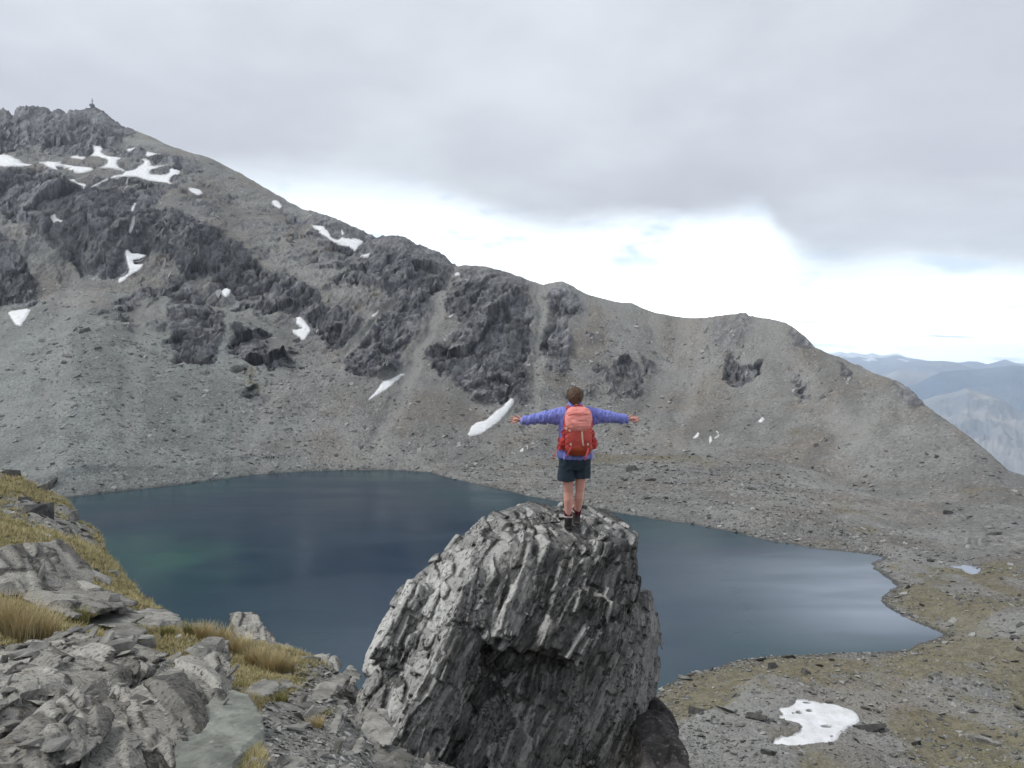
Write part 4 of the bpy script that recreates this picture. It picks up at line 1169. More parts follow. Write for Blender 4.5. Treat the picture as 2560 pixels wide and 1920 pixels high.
B2_ = D([(1050, 1430, 9.15), (998, 1478, 9.0), (955, 1552, 8.85), (905, 1642, 8.5), (895, 1684, 8.4), (1130, 1520, 8.3), (1180, 1600, 7.95), (1090, 1700, 7.8), (960, 1720, 8.0), (930, 1700, 8.15),
         (1060, 1560, 10.1), (960, 1700, 9.8), (1150, 1600, 10)])
B3_ = D([(905, 1690, 8.4), (960, 1700, 8.0), (1180, 1610, 7.9), (1210, 1640, 7.85), (1100, 1790, 7.55), (1000, 1880, 7.3), (900, 1850, 7.5), (880, 1800, 7.8), (960, 2000, 7.0), (1050, 2000, 7.1), (1000, 1800, 9.6), (1200, 1750, 9.5), (1050, 2000, 9)])
C_ = D([(1582, 1478, 9.7), (1603, 1478, 9.75), (1627, 1500, 9.8), (1648, 1535, 9.75), (1650, 1575, 9.6), (1643, 1669, 9.3), (1627, 1743, 9.0), (1614, 1808, 8.8), (1608, 2000, 8.5),
        (1560, 1580, 8.9), (1540, 1650, 8.65), (1470, 1700, 8.45), (1420, 1780, 8.3), (1395, 2000, 8.05), (1480, 1760, 10.4), (1600, 1560, 10.8), (1560, 2000, 10), (1560, 1480, 10.3)])
D_ = D([(1060, 2040, 7.6), (1240, 2040, 7.6), (1450, 2040, 7.85), (1080, 1860, 7.85), (1180, 1740, 8.08), (1225, 1680, 8.30), (1330, 1650, 8.36), (1430, 1670, 8.3), (1445, 1860, 8.1), (1290, 1850, 7.85), (1120, 1900, 10.2), (1450, 1700, 10.5), (1300, 1600, 10.4), (1450, 2040, 10)])
E_ = D([(1180, 2040, 7.3), (1230, 1860, 7.75), (1290, 1830, 7.85), (1330, 1860, 7.8), (1340, 2040, 7.4), (1270, 1800, 8.6), (1270, 2040, 9)])
F_ = D([(1190, 1500, 8.4), (1340, 1500, 8.35), (1350, 1700, 8.3), (1330, 1820, 8.0), (1120, 1800, 8.3), (1180, 1500, 10.4), (1540, 1500, 10.4), (1540, 1900, 10.4), (1150, 1900, 10.4)])
G_ = D([(1330, 1560, 8.5), (1560, 1540, 8.75), (1560, 1700, 8.6), (1420, 1760, 8.25), (1330, 1720, 8.35), (1360, 1560, 10), (1540, 1560, 10), (1440, 1760, 10)])
def rib(path, wid, thick):
    # a long cleavage rib standing proud of the face: path of (x, row, depth), width in pixels
    f = []
    for x, y, d in path:
        f += [(x - wid * 0.5, y - wid * 0.15, d), (x + wid * 0.5, y + wid * 0.25, d + 0.05), (x - wid * 0.5, y, d + thick), (x + wid * 0.5, y + wid * 0.3, d + thick)]
    return D(f)
ribs = [rib([(1230, 1420, 8.40), (1200, 1480, 8.10), (1172, 1556, 7.85)], 74, 0.5), rib([(1160, 1570, 7.86), (1090, 1720, 7.55), (1010, 1880, 7.15)], 84, 0.5),
        rib([(1345, 1385, 8.42), (1308, 1470, 8.16), (1268, 1592, 7.80)], 52, 0.5), rib([(1470, 1470, 8.22), (1440, 1530, 8.10), (1400, 1632, 7.92)], 120, 0.5),
        rib([(1085, 1470, 8.62), (1040, 1560, 8.32), (980, 1660, 8.0)], 100, 0.5), rib([(1250, 1760, 7.98), (1200, 1860, 7.72), (1150, 1960, 7.50)], 60, 0.4)]
hero = rock_thing('leaning_rock', [A_, B1_, B2_, B3_, C_, D_, E_, F_, G_] + ribs, 0.0165, NF, 0.062, 0.10, M['hero'],
                  'huge leaning grey schist rock with a dark overhang, the hiker standing on its top', 5, 0.10, 0.012, 1.0, coarse=lambda c: c[1] > 9.6 and c[2] < CZ - 2.1, L=0.30, bend=0.055, lam=0.011,
                  pale=[-0.12, 0.20, 0.25, 0.12, 0.30, -0.22, -0.12, -0.3, 0.25, 0.15, -0.05, 0.1, -0.2, 0.3, -0.2])
hero_pts = np.empty(len(hero.data.vertices) * 3, np.float32); hero.data.vertices.foreach_get('co', hero_pts)
hero_pts = hero_pts.reshape(-1, 3) + np.array(hero.location)
def rock_top(x, y, rad=0.05):
    d = np.hypot(hero_pts[:, 0] - x, hero_pts[:, 1] - y); s = d < rad
    return hero_pts[s, 2].max() if s.any() else CZ - 1.92

# big foreground rocks, each one of its own
def lump(front_px, back=None, dback=0.8, jit=0.0):
    """hull from picture points given with depth; a shifted copy of them makes the hidden back"""
    p = [np.array(atd(x, y, d)) for x, y, d in front_px]
    q = [v + np.array([0.0, dback, -0.12 * dback]) for v in p]
    return [tuple(v) for v in p + (q if back is None else back)]
RF = norm((-0.42, -0.30, 0.86))          # cleavage of the outcrops, dipping to the lower left
rock_thing('outcrop', [lump([(-120, 1680, 5.9), (40, 1652, 6.6), (180, 1664, 6.6), (265, 1700, 6.2), (285, 1735, 5.7), (200, 1775, 5.1), (80, 1800, 4.75), (-60, 1790, 4.6), (-140, 1760, 4.8), (-100, 1850, 4.5), (120, 1850, 4.6)], dback=0.9)],
           0.012, (-0.30, -0.35, 0.89), 0.060, 0.085, M['outcrop'], 'broad flat pale slab with long cracks at the lower left', 11, 0.04, 0.012, bend=0.035, lam=0.005)
rock_thing('outcrop', [lump([(215, 1790, 4.7), (300, 1750, 5.0), (380, 1722, 5.3), (447, 1698, 5.6), (452, 1720, 5.3), (440, 1800, 4.75), (425, 1900, 4.25), (400, 2000, 3.9), (180, 2000, 3.6), (200, 1880, 4.1)], dback=0.9)],
           0.012, (-0.50, -0.35, 0.79), 0.060, 0.085, M['outcrop'], 'big wedge-shaped outcrop with a sharp crest rising to the right, lower left foreground', 12, 0.05, 0.012, bend=0.035, lam=0.005)
rock_thing('outcrop', [lump([(-80, 1880, 3.9), (30, 1835, 4.3), (110, 1795, 4.7), (150, 1800, 4.6), (160, 1840, 4.4), (115, 1920, 4.0), (90, 2000, 3.6), (-90, 2000, 3.4)], dback=0.8)],
           0.012, (-0.45, -0.40, 0.80), 0.060, 0.085, M['outcrop'], 'grey slab filling the bottom left corner of the foreground', 13, 0.05, 0.012, bend=0.035, lam=0.005)
rock_thing('upright_slab', [lump([(178, 1822, 4.25), (196, 1808, 4.3), (226, 1818, 4.2), (214, 1860, 4.05), (196, 1900, 3.85), (140, 1935, 3.7), (132, 1905, 3.85), (150, 1870, 4.05)], dback=0.25)],
           0.014, (-0.85, -0.2, 0.5), 0.07, 0.02, M['outcrop'], 'thin slab standing on edge in a dark gap between the two lower-left outcrops', 14, 0.02, 0.006)
rock_thing('boulder', [lump([(432, 1960, 3.9), (425, 1880, 4.2), (445, 1815, 4.6), (490, 1796, 4.8), (540, 1812, 4.7), (560, 1860, 4.35), (580, 1910, 4.1), (575, 1975, 3.9)], dback=0.6)],
           0.011, (-0.2, -0.3, 0.93), 0.20, 0.012, M['boulder'], 'rounded greenish grey boulder at the bottom, right of the wedge-shaped outcrop', 15, 0.05, 0.006, bend=0.03, lam=0.004)
rock_thing('outcrop', [lump([(-60, 1440, 13.2), (-30, 1378, 14.2), (38, 1368, 14.6), (60, 1405, 14.2), (92, 1460, 13.6), (130, 1487, 13.2), (60, 1500, 12.6), (-60, 1500, 12.4)], dback=1.6)],
           0.05, (-0.3, -0.5, 0.8), 0.16, 0.10, M['outcrop'], 'large pale slab on the turf at the left edge above the straw tussock', 16, 0.10, 0.03, 2.0, bend=0.035, lam=0.005)
rock_thing('outcrop', [lump([(40, 1490, 12.5), (130, 1480, 12.8), (215, 1500, 12.4), (280, 1535, 11.8), (190, 1545, 11.3), (90, 1525, 11.6)], dback=0.9)],
           0.05, (-0.2, -0.3, 0.93), 0.15, 0.09, M['outcrop'], 'low broken ledge under the large pale slab at the left edge', 17, 0.10, 0.03, 2.0, bend=0.035, lam=0.005)
# the crooked pinnacle on the skyline of the near slope
rock_thing('pinnacle', [D([(573, 1533, 16.5), (600, 1529, 16.6), (645, 1538, 16.6), (655, 1565, 16.3), (590, 1590, 16), (582, 1570, 16.1), (578, 1545, 17), (600, 1560, 17.6), (650, 1570, 17.6)]),
                        D([(582, 1570, 16.1), (655, 1560, 16.3), (690, 1600, 15.9), (705, 1640, 15.3), (600, 1630, 15.3), (580, 1610, 15.6), (640, 1600, 17.6), (690, 1620, 17.2), (620, 1660, 16.5)]),
                        D([(640, 1600, 15.2), (700, 1606, 15), (742, 1632, 14.3), (748, 1665, 13.6), (640, 1660, 14.2), (700, 1640, 16), (740, 1660, 15)])],
           0.035, (-0.35, -0.35, 0.87), 0.10, 0.10, M['outcrop'], 'pale crooked pinnacle jutting above the grass against the lake', 18, 0.06, 0.02, 1.2, bend=0.035, lam=0.005)
rock_thing('rock', [lump([(818, 1660, 10.9), (824, 1646, 11), (836, 1647, 11), (850, 1672, 10.8), (845, 1682, 10.6), (815, 1684, 10.5)], dback=0.22)],
           0.018, (-0.3, -0.3, 0.9), 0.06, 0.025, M['outcrop'], 'small upright block at the lip beside the lake, left of the leaning rock', 19, 0.02, 0.008)
rock_thing('rock', [lump([(760, 1665, 11.6), (778, 1648, 11.9), (808, 1652, 11.7), (814, 1675, 11.3), (790, 1695, 10.8), (755, 1690, 10.9)], dback=0.4)],
           0.022, (-0.3, -0.3, 0.9), 0.07, 0.035, M['outcrop'], 'squat pale block between the pinnacle and the small upright block', 20, 0.03, 0.01)
rock_thing('rock', [lump([(855, 1690, 10.2), (862, 1674, 10.4), (880, 1690, 10.1), (892, 1712, 9.7), (870, 1720, 9.5), (850, 1710, 9.8)], dback=0.35)],
           0.02, (-0.3, -0.3, 0.9), 0.07, 0.03, M['outcrop'], 'pale block touching the left foot of the leaning rock', 21, 0.03, 0.01)
rock_thing('dark_rock', [lump([(1608, 1870, 7.9), (1630, 1815, 8.3), (1668, 1806, 8.4), (1700, 1840, 8.2), (1722, 1890, 7.9), (1730, 1990, 7.4), (1610, 1990, 7.3)], dback=0.7)],
           0.016, (-0.5, -0.3, 0.8), 0.08, 0.08, M['blackrock'], 'black rock blotched with pale lichen at the right foot of the leaning rock', 22, 0.06, 0.015)
# leaning flakes at the foot of the leaning rock and on the slope before it
flakes = [
    ('long pale flake lying against the left foot of the leaning rock', [(765, 1742, 7.6), (800, 1722, 8.0), (852, 1700, 8.6), (868, 1708, 8.4), (850, 1735, 7.9), (800, 1752, 7.4)], (-0.5, -0.4, 0.75)),
    ('thin flat flake below the long pale flake', [(768, 1746, 7.3), (815, 1738, 7.45), (836, 1734, 7.5), (830, 1745, 7.3), (785, 1758, 7.05)], (-0.2, -0.2, 0.95)),
    ('upright narrow flake in the gravel left of the leaning rock', [(745, 1868, 5.5), (760, 1812, 5.9), (778, 1812, 5.9), (772, 1840, 5.7), (756, 1880, 5.4)], (-0.85, -0.2, 0.45)),
    ('pale pointed flake standing beside the upright narrow flake', [(836, 1820, 6.1), (846, 1782, 6.5), (858, 1790, 6.4), (856, 1806, 6.2), (845, 1822, 6.0)], (-0.8, -0.3, 0.5)),
    ('tall slanting flake leaning right in the gravel', [(812, 1870, 5.6), (828, 1805, 6.1), (840, 1788, 6.3), (842, 1810, 6.1), (836, 1838, 5.8), (820, 1880, 5.45)], (-0.85, -0.3, 0.4)),
    ('long dark-edged flake sloping down to the bottom edge', [(800, 1930, 5.0), (820, 1870, 5.4), (838, 1866, 5.4), (838, 1900, 5.2), (815, 1950, 4.85)], (-0.8, -0.3, 0.5)),
    ('small square pale stone alone on the gravel near the bottom', [(872, 1884, 5.5), (890, 1866, 5.7), (902, 1872, 5.6), (898, 1890, 5.45), (882, 1896, 5.4)], (-0.3, -0.3, 0.9)),
    ('grey pentagonal stone on the gravel close to the leaning rock', [(942, 1850, 6.2), (958, 1838, 6.4), (982, 1850, 6.2), (978, 1862, 6.1), (955, 1866, 6.05)], (-0.2, -0.3, 0.93)),
    ('broad pale slab wedged in the turf above the gravel', [(640, 1828, 5.5), (660, 1815, 5.7), (690, 1832, 5.5), (695, 1850, 5.35), (670, 1868, 5.2), (640, 1855, 5.3)], (-0.4, -0.4, 0.8)),
    ('slab leaning on the bright turf strip, just below it', [(450, 1730, 6.3), (500, 1700, 6.7), (560, 1696, 6.8), (572, 1712, 6.6), (545, 1740, 6.2), (470, 1758, 5.9)], (-0.45, -0.3, 0.84)),
    ('pale boulder below the middle grass strip', [(605, 1728, 6.6), (640, 1716, 6.8), (672, 1718, 6.7), (682, 1732, 6.5), (650, 1746, 6.3), (610, 1742, 6.4)], (-0.2, -0.3, 0.93)),
    ('twin-edged slab leaning left between two tussocks', [(450, 1628, 9.2), (490, 1612, 9.6), (525, 1608, 9.8), (555, 1622, 9.5), (530, 1638, 9.0), (490, 1642, 8.9)], (-0.5, -0.3, 0.8)),
    ('flat slab lying in the turf above the wedge-shaped outcrop', [(250, 1580, 10.6), (310, 1572, 11.1), (345, 1590, 10.7), (330, 1604, 10.2), (280, 1600, 10.2)], (-0.2, -0.3, 0.93)),
    ('pale flat slab on the slope just right of the left-edge tussock', [(215, 1548, 12.2), (255, 1532, 12.8), (300, 1545, 12.5), (335, 1560, 12.0), (290, 1572, 11.4), (240, 1565, 11.6)], (-0.2, -0.3, 0.93)),
    ('slab with a pale rim on the lip of the turf above the lake', [(310, 1540, 15), (350, 1530, 15.6), (400, 1545, 15.2), (430, 1565, 14.4), (370, 1572, 13.6)], (-0.2, -0.3, 0.93)),
    ('large slab leaning on the left base of the leaning rock', [(870, 1850, 6.5), (905, 1790, 7.0), (960, 1800, 6.9), (975, 1850, 6.5), (930, 1905, 6.1), (880, 1900, 6.1)], (-0.6, -0.4, 0.7)),
    ('long slab below the large slab at the rock base, bottom edge', [(905, 1930, 5.7), (940, 1885, 6.1), (1010, 1890, 6.1), (1030, 1925, 5.8), (980, 1970, 5.4)], (-0.4, -0.4, 0.8)),
    ('pale slab in the gravel halfway between tussocks and leaning rock', [(690, 1790, 6.3), (725, 1765, 6.6), (775, 1772, 6.5), (770, 1795, 6.3), (720, 1806, 6.1)], (-0.4, -0.3, 0.85)),
    ('broad grey slab at the bottom, left of the long slanting flakes', [(670, 1905, 5.0), (700, 1870, 5.3), (760, 1880, 5.2), (770, 1920, 4.95), (715, 1945, 4.75)], (-0.4, -0.4, 0.82)),
]
for i, (lab, pts_, nn) in enumerate(flakes):
    dep = np.mean([d for _, _, d in pts_])
    rock_thing('flake', [lump(pts_, dback=0.035 * dep)], 0.0022 * dep, nn, 0.009 * dep, 0.0045 * dep, M['slab'], lab, 40 + i, 0.004 * dep, 0.001 * dep, dep / 8, 'rock', 'slabs lying on the near hillside')
# ------------------------------------------------------------------ the hiker, seen from behind, arms spread
def cone(p0, p1, r0, r1, n=18, cap0=True, cap1=True, flat=1.0, side=None, rings=5):
    """tapered limb between two points with rounded (or cut) ends, as a closed mesh"""
    p0 = np.array(p0, float); p1 = np.array(p1, float); ax = norm(p1 - p0)
    u = norm(np.cross(ax, side if side is not None else ([0, 0, 1] if abs(ax[2]) < 0.9 else [0, 1, 0]))); v = np.cross(ax, u)
    st = []
    if cap0:
        for k in range(rings):
            a = math.pi / 2 * (1 - k / rings)
            st.append((p0 - ax * r0 * math.sin(a), max(r0 * math.cos(a), 1e-4)))
    else: st.append((p0, 1e-4))
    st.append((p0, r0)); st.append((p1, r1))
    if cap1:
        for k in range(1, rings + 1):
            a = math.pi / 2 * k / rings
            st.append((p1 + ax * r1 * math.sin(a), max(r1 * math.cos(a), 1e-4)))
    else: st.append((p1, 1e-4))
    return loft([[(c + (u * math.cos(t) + v * flat * math.sin(t)) * r) for t in np.linspace(0, 2 * math.pi, n, endpoint=False)] for c, r in st])
def loft(rings_):
    n = len(rings_[0]); V = [tuple(p) for r in rings_ for p in r]; Fs = []
    for k in range(len(rings_) - 1):
        for i in range(n):
            j = (i + 1) % n
            Fs.append((k * n + i, k * n + j, (k + 1) * n + j, (k + 1) * n + i))
    Fs.append(tuple(range(n))[::-1]); Fs.append(tuple((len(rings_) - 1) * n + i for i in range(n)))
    return V, Fs
def ell(c, r, n=20, m=12):
    return loft([[(c[0] + r[0] * math.sin(p) * math.cos(t), c[1] + r[1] * math.sin(p) * math.sin(t), c[2] - r[2] * math.cos(p)) for t in np.linspace(0, 2 * math.pi, n, endpoint=False)]
                 for p in np.linspace(0.02, math.pi - 0.02, m)])
def oval(secs, n=28, pw=2.4):
    """stack of super-elliptic sections (cx, cy, z, rx, ry)"""
    R_ = []
    for cx_, cy_, z_, rx, ry in secs:
        r = []
        for t in np.linspace(0, 2 * math.pi, n, endpoint=False):
            c, s = math.cos(t), math.sin(t)
            r.append((cx_ + rx * math.copysign(abs(c) ** (2 / pw), c), cy_ + ry * math.copysign(abs(s) ** (2 / pw), s), z_))
        R_.append(r)
    return loft(R_)
def skin(name, shapes, voxel, mat, parent, smooth=2, wr=None):
    """fuse closed shapes into one smooth skin; wr = (scale vector, amplitude, seed) adds creases"""
    V, Fs = [], []
    for v, f in shapes:
        o_ = len(V); V += v; Fs += [tuple(i + o_ for i in q) for q in f]
    me = bpy.data.meshes.new('tmp'); me.from_pydata(V, [], Fs); me.update()
    bm = bmesh.new(); bm.from_mesh(me); bmesh.ops.recalc_face_normals(bm, faces=bm.faces); bm.to_mesh(me); bm.free()
    ob = bpy.data.objects.new('tmp', me); COL.objects.link(ob)
    md = ob.modifiers.new('r', 'REMESH'); md.mode = 'VOXEL'; md.voxel_size = voxel
    if smooth:
        sm = ob.modifiers.new('s', 'SMOOTH'); sm.iterations = smooth; sm.factor = 0.5
    dg = bpy.context.evaluated_depsgraph_get(); dg.update()
    out = bpy.data.meshes.new_from_object(ob.evaluated_get(dg))
    bpy.data.objects.remove(ob); bpy.data.meshes.remove(me)
    n = len(out.vertices); P = np.empty(n * 3, np.float32); out.vertices.foreach_get('co', P); P = P.reshape(-1, 3).astype(float)
    Nn = np.empty(n * 3, np.float32); out.vertex_normals.foreach_get('vector', Nn); Nn = Nn.reshape(-1, 3)
    L = np.empty(len(out.loops), np.int32); out.loops.foreach_get('vertex_index', L)
    bpy.data.meshes.remove(out)
    if wr:
        for sc_, am, sd in wr:
            P = P + Nn * (am * fbm(P / np.array(sc_), 1.0, 3, sd, ridged=True))[:, None]
    return link(name, mesh_np(name, P, L.reshape(-1, 4), mats=[mat]), parent)

skin_m = mat_cloth('skin', (0.55, 0.275, 0.220), (0.61, 0.325, 0.265), 12, 0.6, 0.001)
jacket_m = mat_cloth('blue_violet_jacket', (0.165, 0.190, 0.53), (0.235, 0.260, 0.63), 26, 0.75, 0.006)
shorts_m = mat_cloth('navy_shorts', (0.018, 0.032, 0.048), (0.034, 0.050, 0.068), 22, 0.8, 0.004)
sock_m = mat_cloth('maroon_sock', (0.075, 0.012, 0.026), (0.105, 0.018, 0.034), 40, 0.95, 0.003)
boot_m = mat_cloth('dark_boot_leather', (0.018, 0.017, 0.017), (0.035, 0.032, 0.030), 40, 0.7, 0.003)
boot_lit_m = mat_cloth('lit_boot_leather', (0.045, 0.038, 0.038), (0.085, 0.072, 0.070), 40, 0.75, 0.003)  # same leather as the left boot, with the light on it painted in
cuff_m = mat_cloth('pale_boot_trim', (0.42, 0.36, 0.34), (0.50, 0.44, 0.41), 40, 0.8, 0.002)
hair_m = mat_cloth('brown_hair', (0.060, 0.034, 0.022), (0.125, 0.075, 0.050), 60, 0.55, 0.004)
tie_m = mat_cloth('yellow_hair_tie', (0.60, 0.55, 0.05), (0.65, 0.6, 0.08), 60, 0.7, 0.001)
eye_m = mat_cloth('eye', (0.5, 0.5, 0.5), (0.55, 0.55, 0.55), 10, 0.3, 0.0005)
fp = atd(1437, 1318, 9.05)
FOOT = Vector((fp[0], fp[1], 0))
zl = rock_top(fp[0] - 0.075, fp[1] + 0.02, 0.06)
FOOT.z = zl - 0.004
person = empty('person', FOOT)
tag(person, 'person in blue-violet jacket and navy shorts standing on the leaning rock with arms spread wide', 'person')
hipL, hipR = (-0.085, 0.02, 0.84), (0.085, 0.03, 0.85)
kneeL, kneeR = (-0.078, -0.005, 0.46), (0.064, 0.03, 0.475)
ankL, ankR = (-0.078, -0.01, 0.095), (0.030, 0.105, 0.135)
shL, shR = (-0.165, 0.0, 1.375), (0.165, 0.0, 1.375)
elL, elR = (-0.40, 0.01, 1.325), (0.40, 0.02, 1.335)
wrL, wrR = (-0.625, 0.02, 1.292), (0.620, 0.03, 1.304)
bs = [oval([(0, 0.02, 0.78, 0.10, 0.09), (0, 0.02, 0.86, 0.165, 0.12), (0, 0.02, 0.95, 0.165, 0.115), (0, 0.01, 1.07, 0.135, 0.10), (0, 0.01, 1.22, 0.155, 0.11), (0, 0.0, 1.34, 0.165, 0.10), (0, 0.0, 1.41, 0.11, 0.075), (0, 0, 1.45, 0.06, 0.055)]),
      cone((0, 0.0, 1.40), (0, 0.02, 1.52), 0.056, 0.054),
      ell((0, 0.025, 1.585), (0.074, 0.092, 0.105)), ell((0, 0.075, 1.535), (0.056, 0.052, 0.060)),            # skull and jaw
      cone((0, 0.112, 1.585), (0, 0.142, 1.560), 0.010, 0.015), ell((0, 0.118, 1.525), (0.024, 0.012, 0.009)), ell((0, 0.105, 1.612), (0.050, 0.020, 0.010)),
      ell((-0.078, 0.02, 1.572), (0.010, 0.020, 0.032)), ell((0.078, 0.02, 1.572), (0.010, 0.020, 0.032))]
for sh, e_, w_ in ((shL, elL, wrL), (shR, elR, wrR)):
    bs += [cone(sh, e_, 0.052, 0.042), cone(e_, w_, 0.041, 0.027)]
for h_, k_, a_ in ((hipL, kneeL, ankL), (hipR, kneeR, ankR)):
    kk, aa = np.array(k_), np.array(a_)
    calf = kk + (aa - kk) * 0.30 + np.array([0, -0.016, 0])
    bs += [cone(h_, k_, 0.083, 0.055), cone(k_, tuple(calf), 0.050, 0.057), cone(tuple(calf), a_, 0.056, 0.036), cone(a_, tuple(aa + [0, 0.10, -0.055]), 0.036, 0.030)]
# hands: palm, four separate fingers, a thumb from the side of the palm
def hand(w_, sgn, spread, droop):
    w_ = np.array(w_); d = norm([sgn, 0.06, droop])
    up_ = norm(np.array([0, 0.55, 0.83])); up_ = norm(up_ - d * (up_ @ d)); sd = np.cross(d, up_) * sgn
    out = [cone(tuple(w_ - d * 0.02), tuple(w_ + d * 0.075), 0.024, 0.032, flat=0.48, side=up_)]
    for i, (o_, ln) in enumerate(((-0.028, 0.058), (-0.009, 0.072), (0.011, 0.075), (0.030, 0.064))):
        a = w_ + d * 0.078 + up_ * o_
        dd = norm(d + up_ * (o_ * spread))
        b = a + dd * ln * 0.52; c = b + norm(dd - sd * 0.18) * ln * 0.48
        out += [cone(tuple(a - dd * 0.02), tuple(b), 0.0090, 0.0082, 10), cone(tuple(b), tuple(c), 0.0082, 0.0066, 10)]
    a = w_ + d * 0.022 + up_ * 0.024; b = a + norm(d * 0.7 + up_ * 0.75) * 0.038; c = b + norm(d * 0.95 + up_ * 0.35) * 0.030
    return out + [cone(tuple(a - d * 0.01), tuple(b), 0.012, 0.0105, 10), cone(tuple(b), tuple(c), 0.0102, 0.0075, 10)]
bs += hand(wrL, -1, 11.0, 0.10) + hand(wrR, 1, 3.0, 0.05)
body = skin('body', bs, 0.0055, skin_m, person, 2)
link('eye', mesh_np('eye', np.array(ell((-0.030, 0.113, 1.590), (0.012, 0.008, 0.008), 12, 8)[0]), np.array(ell((0, 0, 0), (1, 1, 1), 12, 8)[1][:-2])[:, ::-1], mats=[eye_m]), person)
link('eye', mesh_np('eye', np.array(ell((0.030, 0.113, 1.590), (0.012, 0.008, 0.008), 12, 8)[0]), np.array(ell((0, 0, 0), (1, 1, 1), 12, 8)[1][:-2])[:, ::-1], mats=[eye_m]), person)
hair_s = [ell((0, 0.008, 1.600), (0.090, 0.100, 0.100)), ell((0, -0.030, 1.580), (0.086, 0.078, 0.098)), ell((0, -0.060, 1.528), (0.052, 0.040, 0.045)),
          cone((-0.02, -0.085, 1.575), (0.01, -0.088, 1.50), 0.030, 0.020), ell((0.085, -0.01, 1.60), (0.012, 0.03, 0.05)), ell((-0.085, -0.005, 1.615), (0.012, 0.03, 0.05))]
hair = skin('hair', hair_s, 0.006, hair_m, person, 2, [((0.010, 0.025, 0.10), 0.008, 4)])
skin('hair_tie', [cone((0.004, -0.096, 1.492), (0.006, -0.098, 1.480), 0.020, 0.019, cap0=False, cap1=False)], 0.004, tie_m, person, 1)
js = [oval([(0.0, 0.01, 0.850, 0.198, 0.145), (0.0, 0.01, 0.88, 0.200, 0.148), (0, 0.01, 0.97, 0.190, 0.138), (0, 0.01, 1.07, 0.172, 0.128), (0, 0.0, 1.22, 0.185, 0.130), (0, 0.0, 1.33, 0.196, 0.122), (0, 0.0, 1.405, 0.150, 0.096), (0, 0.005, 1.445, 0.088, 0.076), (0, 0.01, 1.505, 0.072, 0.070)])]
for sh, e_, w_ in ((shL, elL, wrL), (shR, elR, wrR)):
    sh_, e__, w__ = np.array(sh), np.array(e_), np.array(w_)
    js += [cone(tuple(sh_ * [0.75, 1, 1] + [0, 0, -0.012]), e_, 0.090, 0.066), cone(e_, tuple(w__ - (w__ - e__) * 0.10), 0.066, 0.046), cone(tuple(w__ - (w__ - e__) * 0.12), tuple(w__ + (w__ - e__) * 0.02), 0.043, 0.041, cap1=False),
           ell(tuple(sh_ * [1.25, 1, 1] + [0, 0, -0.05]), (0.10, 0.075, 0.075))]
skin('jacket', js, 0.0075, jacket_m, person, 2, [((0.040, 0.09, 0.17), 0.019, 7), ((0.022, 0.05, 0.06), 0.006, 8)])
ss = [oval([(0, 0.02, 0.72, 0.172, 0.135), (0, 0.02, 0.80, 0.188, 0.140), (0, 0.02, 0.88, 0.186, 0.136), (0, 0.015, 0.96, 0.172, 0.125)]),
      oval([(-0.104, 0.01, 0.583, 0.104, 0.110), (-0.100, 0.012, 0.66, 0.102, 0.110), (-0.090, 0.02, 0.78, 0.096, 0.118)]), oval([(0.092, 0.03, 0.612, 0.094, 0.104), (0.092, 0.03, 0.68, 0.096, 0.106), (0.090, 0.03, 0.78, 0.096, 0.118)])]
skin('shorts', ss, 0.0075, shorts_m, person, 2, [((0.07, 0.07, 0.14), 0.007, 9)])
for a_, k_, bm_, zt, nm in ((ankL, kneeL, boot_m, 0.225, 'left'), (ankR, kneeR, boot_lit_m, 0.285, 'right')):
    aa, kk = np.array(a_), np.array(k_); ax_d = norm(kk - aa)
    t0 = aa + ax_d * 0.02; t1 = aa + ax_d * ((zt - aa[2]) / ax_d[2])
    skin('sock', [cone(tuple(t0), tuple(t1), 0.045, 0.049, cap0=False, cap1=False)], 0.006, sock_m, person, 1, [((0.02, 0.02, 0.008), 0.002, 11)])
    z0 = aa[2] - 0.095
    bsh = [cone(tuple(aa + [0, -0.004, 0.045]), tuple(aa + [0, -0.004, -0.05]), 0.047, 0.045, cap0=False), cone(tuple(aa + [0, 0.0, -0.045]), tuple(aa + [0.004 if nm == 'left' else 0.02, 0.165, -0.058]), 0.045, 0.036, flat=0.95),
           oval([(aa[0] + 0.002, aa[1] + 0.062, z0, 0.044, 0.125), (aa[0] + 0.002, aa[1] + 0.062, z0 + 0.028, 0.047, 0.130)])]
    bt = skin('boot', bsh, 0.006, bm_, person, 1)
    tr = [cone(tuple(aa + [0, -0.004, 0.050]), tuple(aa + [0, -0.004, 0.066]), 0.051, 0.052, cap0=False, cap1=False)]
    skin('boot_trim', tr, 0.005, cuff_m, bt, 1)

# ------------------------------------------------------------------ the red backpack
pk_red = mat_cloth('red_pack_cloth', (0.47, 0.070, 0.058), (0.56, 0.105, 0.088), 30, 0.7, 0.004)
pk_pink = mat_cloth('coral_pack_lid', (0.66, 0.22, 0.19), (0.74, 0.29, 0.25), 24, 0.65, 0.006)
pk_deep = mat_cloth('dark_red_pockets', (0.34, 0.030, 0.030), (0.44, 0.050, 0.046), 34, 0.75, 0.004)
pk_rust = mat_cloth('rust_pack_base', (0.26, 0.045, 0.018), (0.34, 0.065, 0.028), 30, 0.75, 0.003)
pk_cream = mat_cloth('cream_strap', (0.66, 0.50, 0.38), (0.72, 0.56, 0.44), 30, 0.7, 0.001)
pk_hot = mat_cloth('hot_pink_strap', (0.72, 0.085, 0.13), (0.78, 0.13, 0.18), 30, 0.7, 0.001)
pack = empty('backpack', FOOT)
tag(pack, 'red and coral hiking backpack worn by the person on the leaning rock', 'backpack')
px0 = 0.022
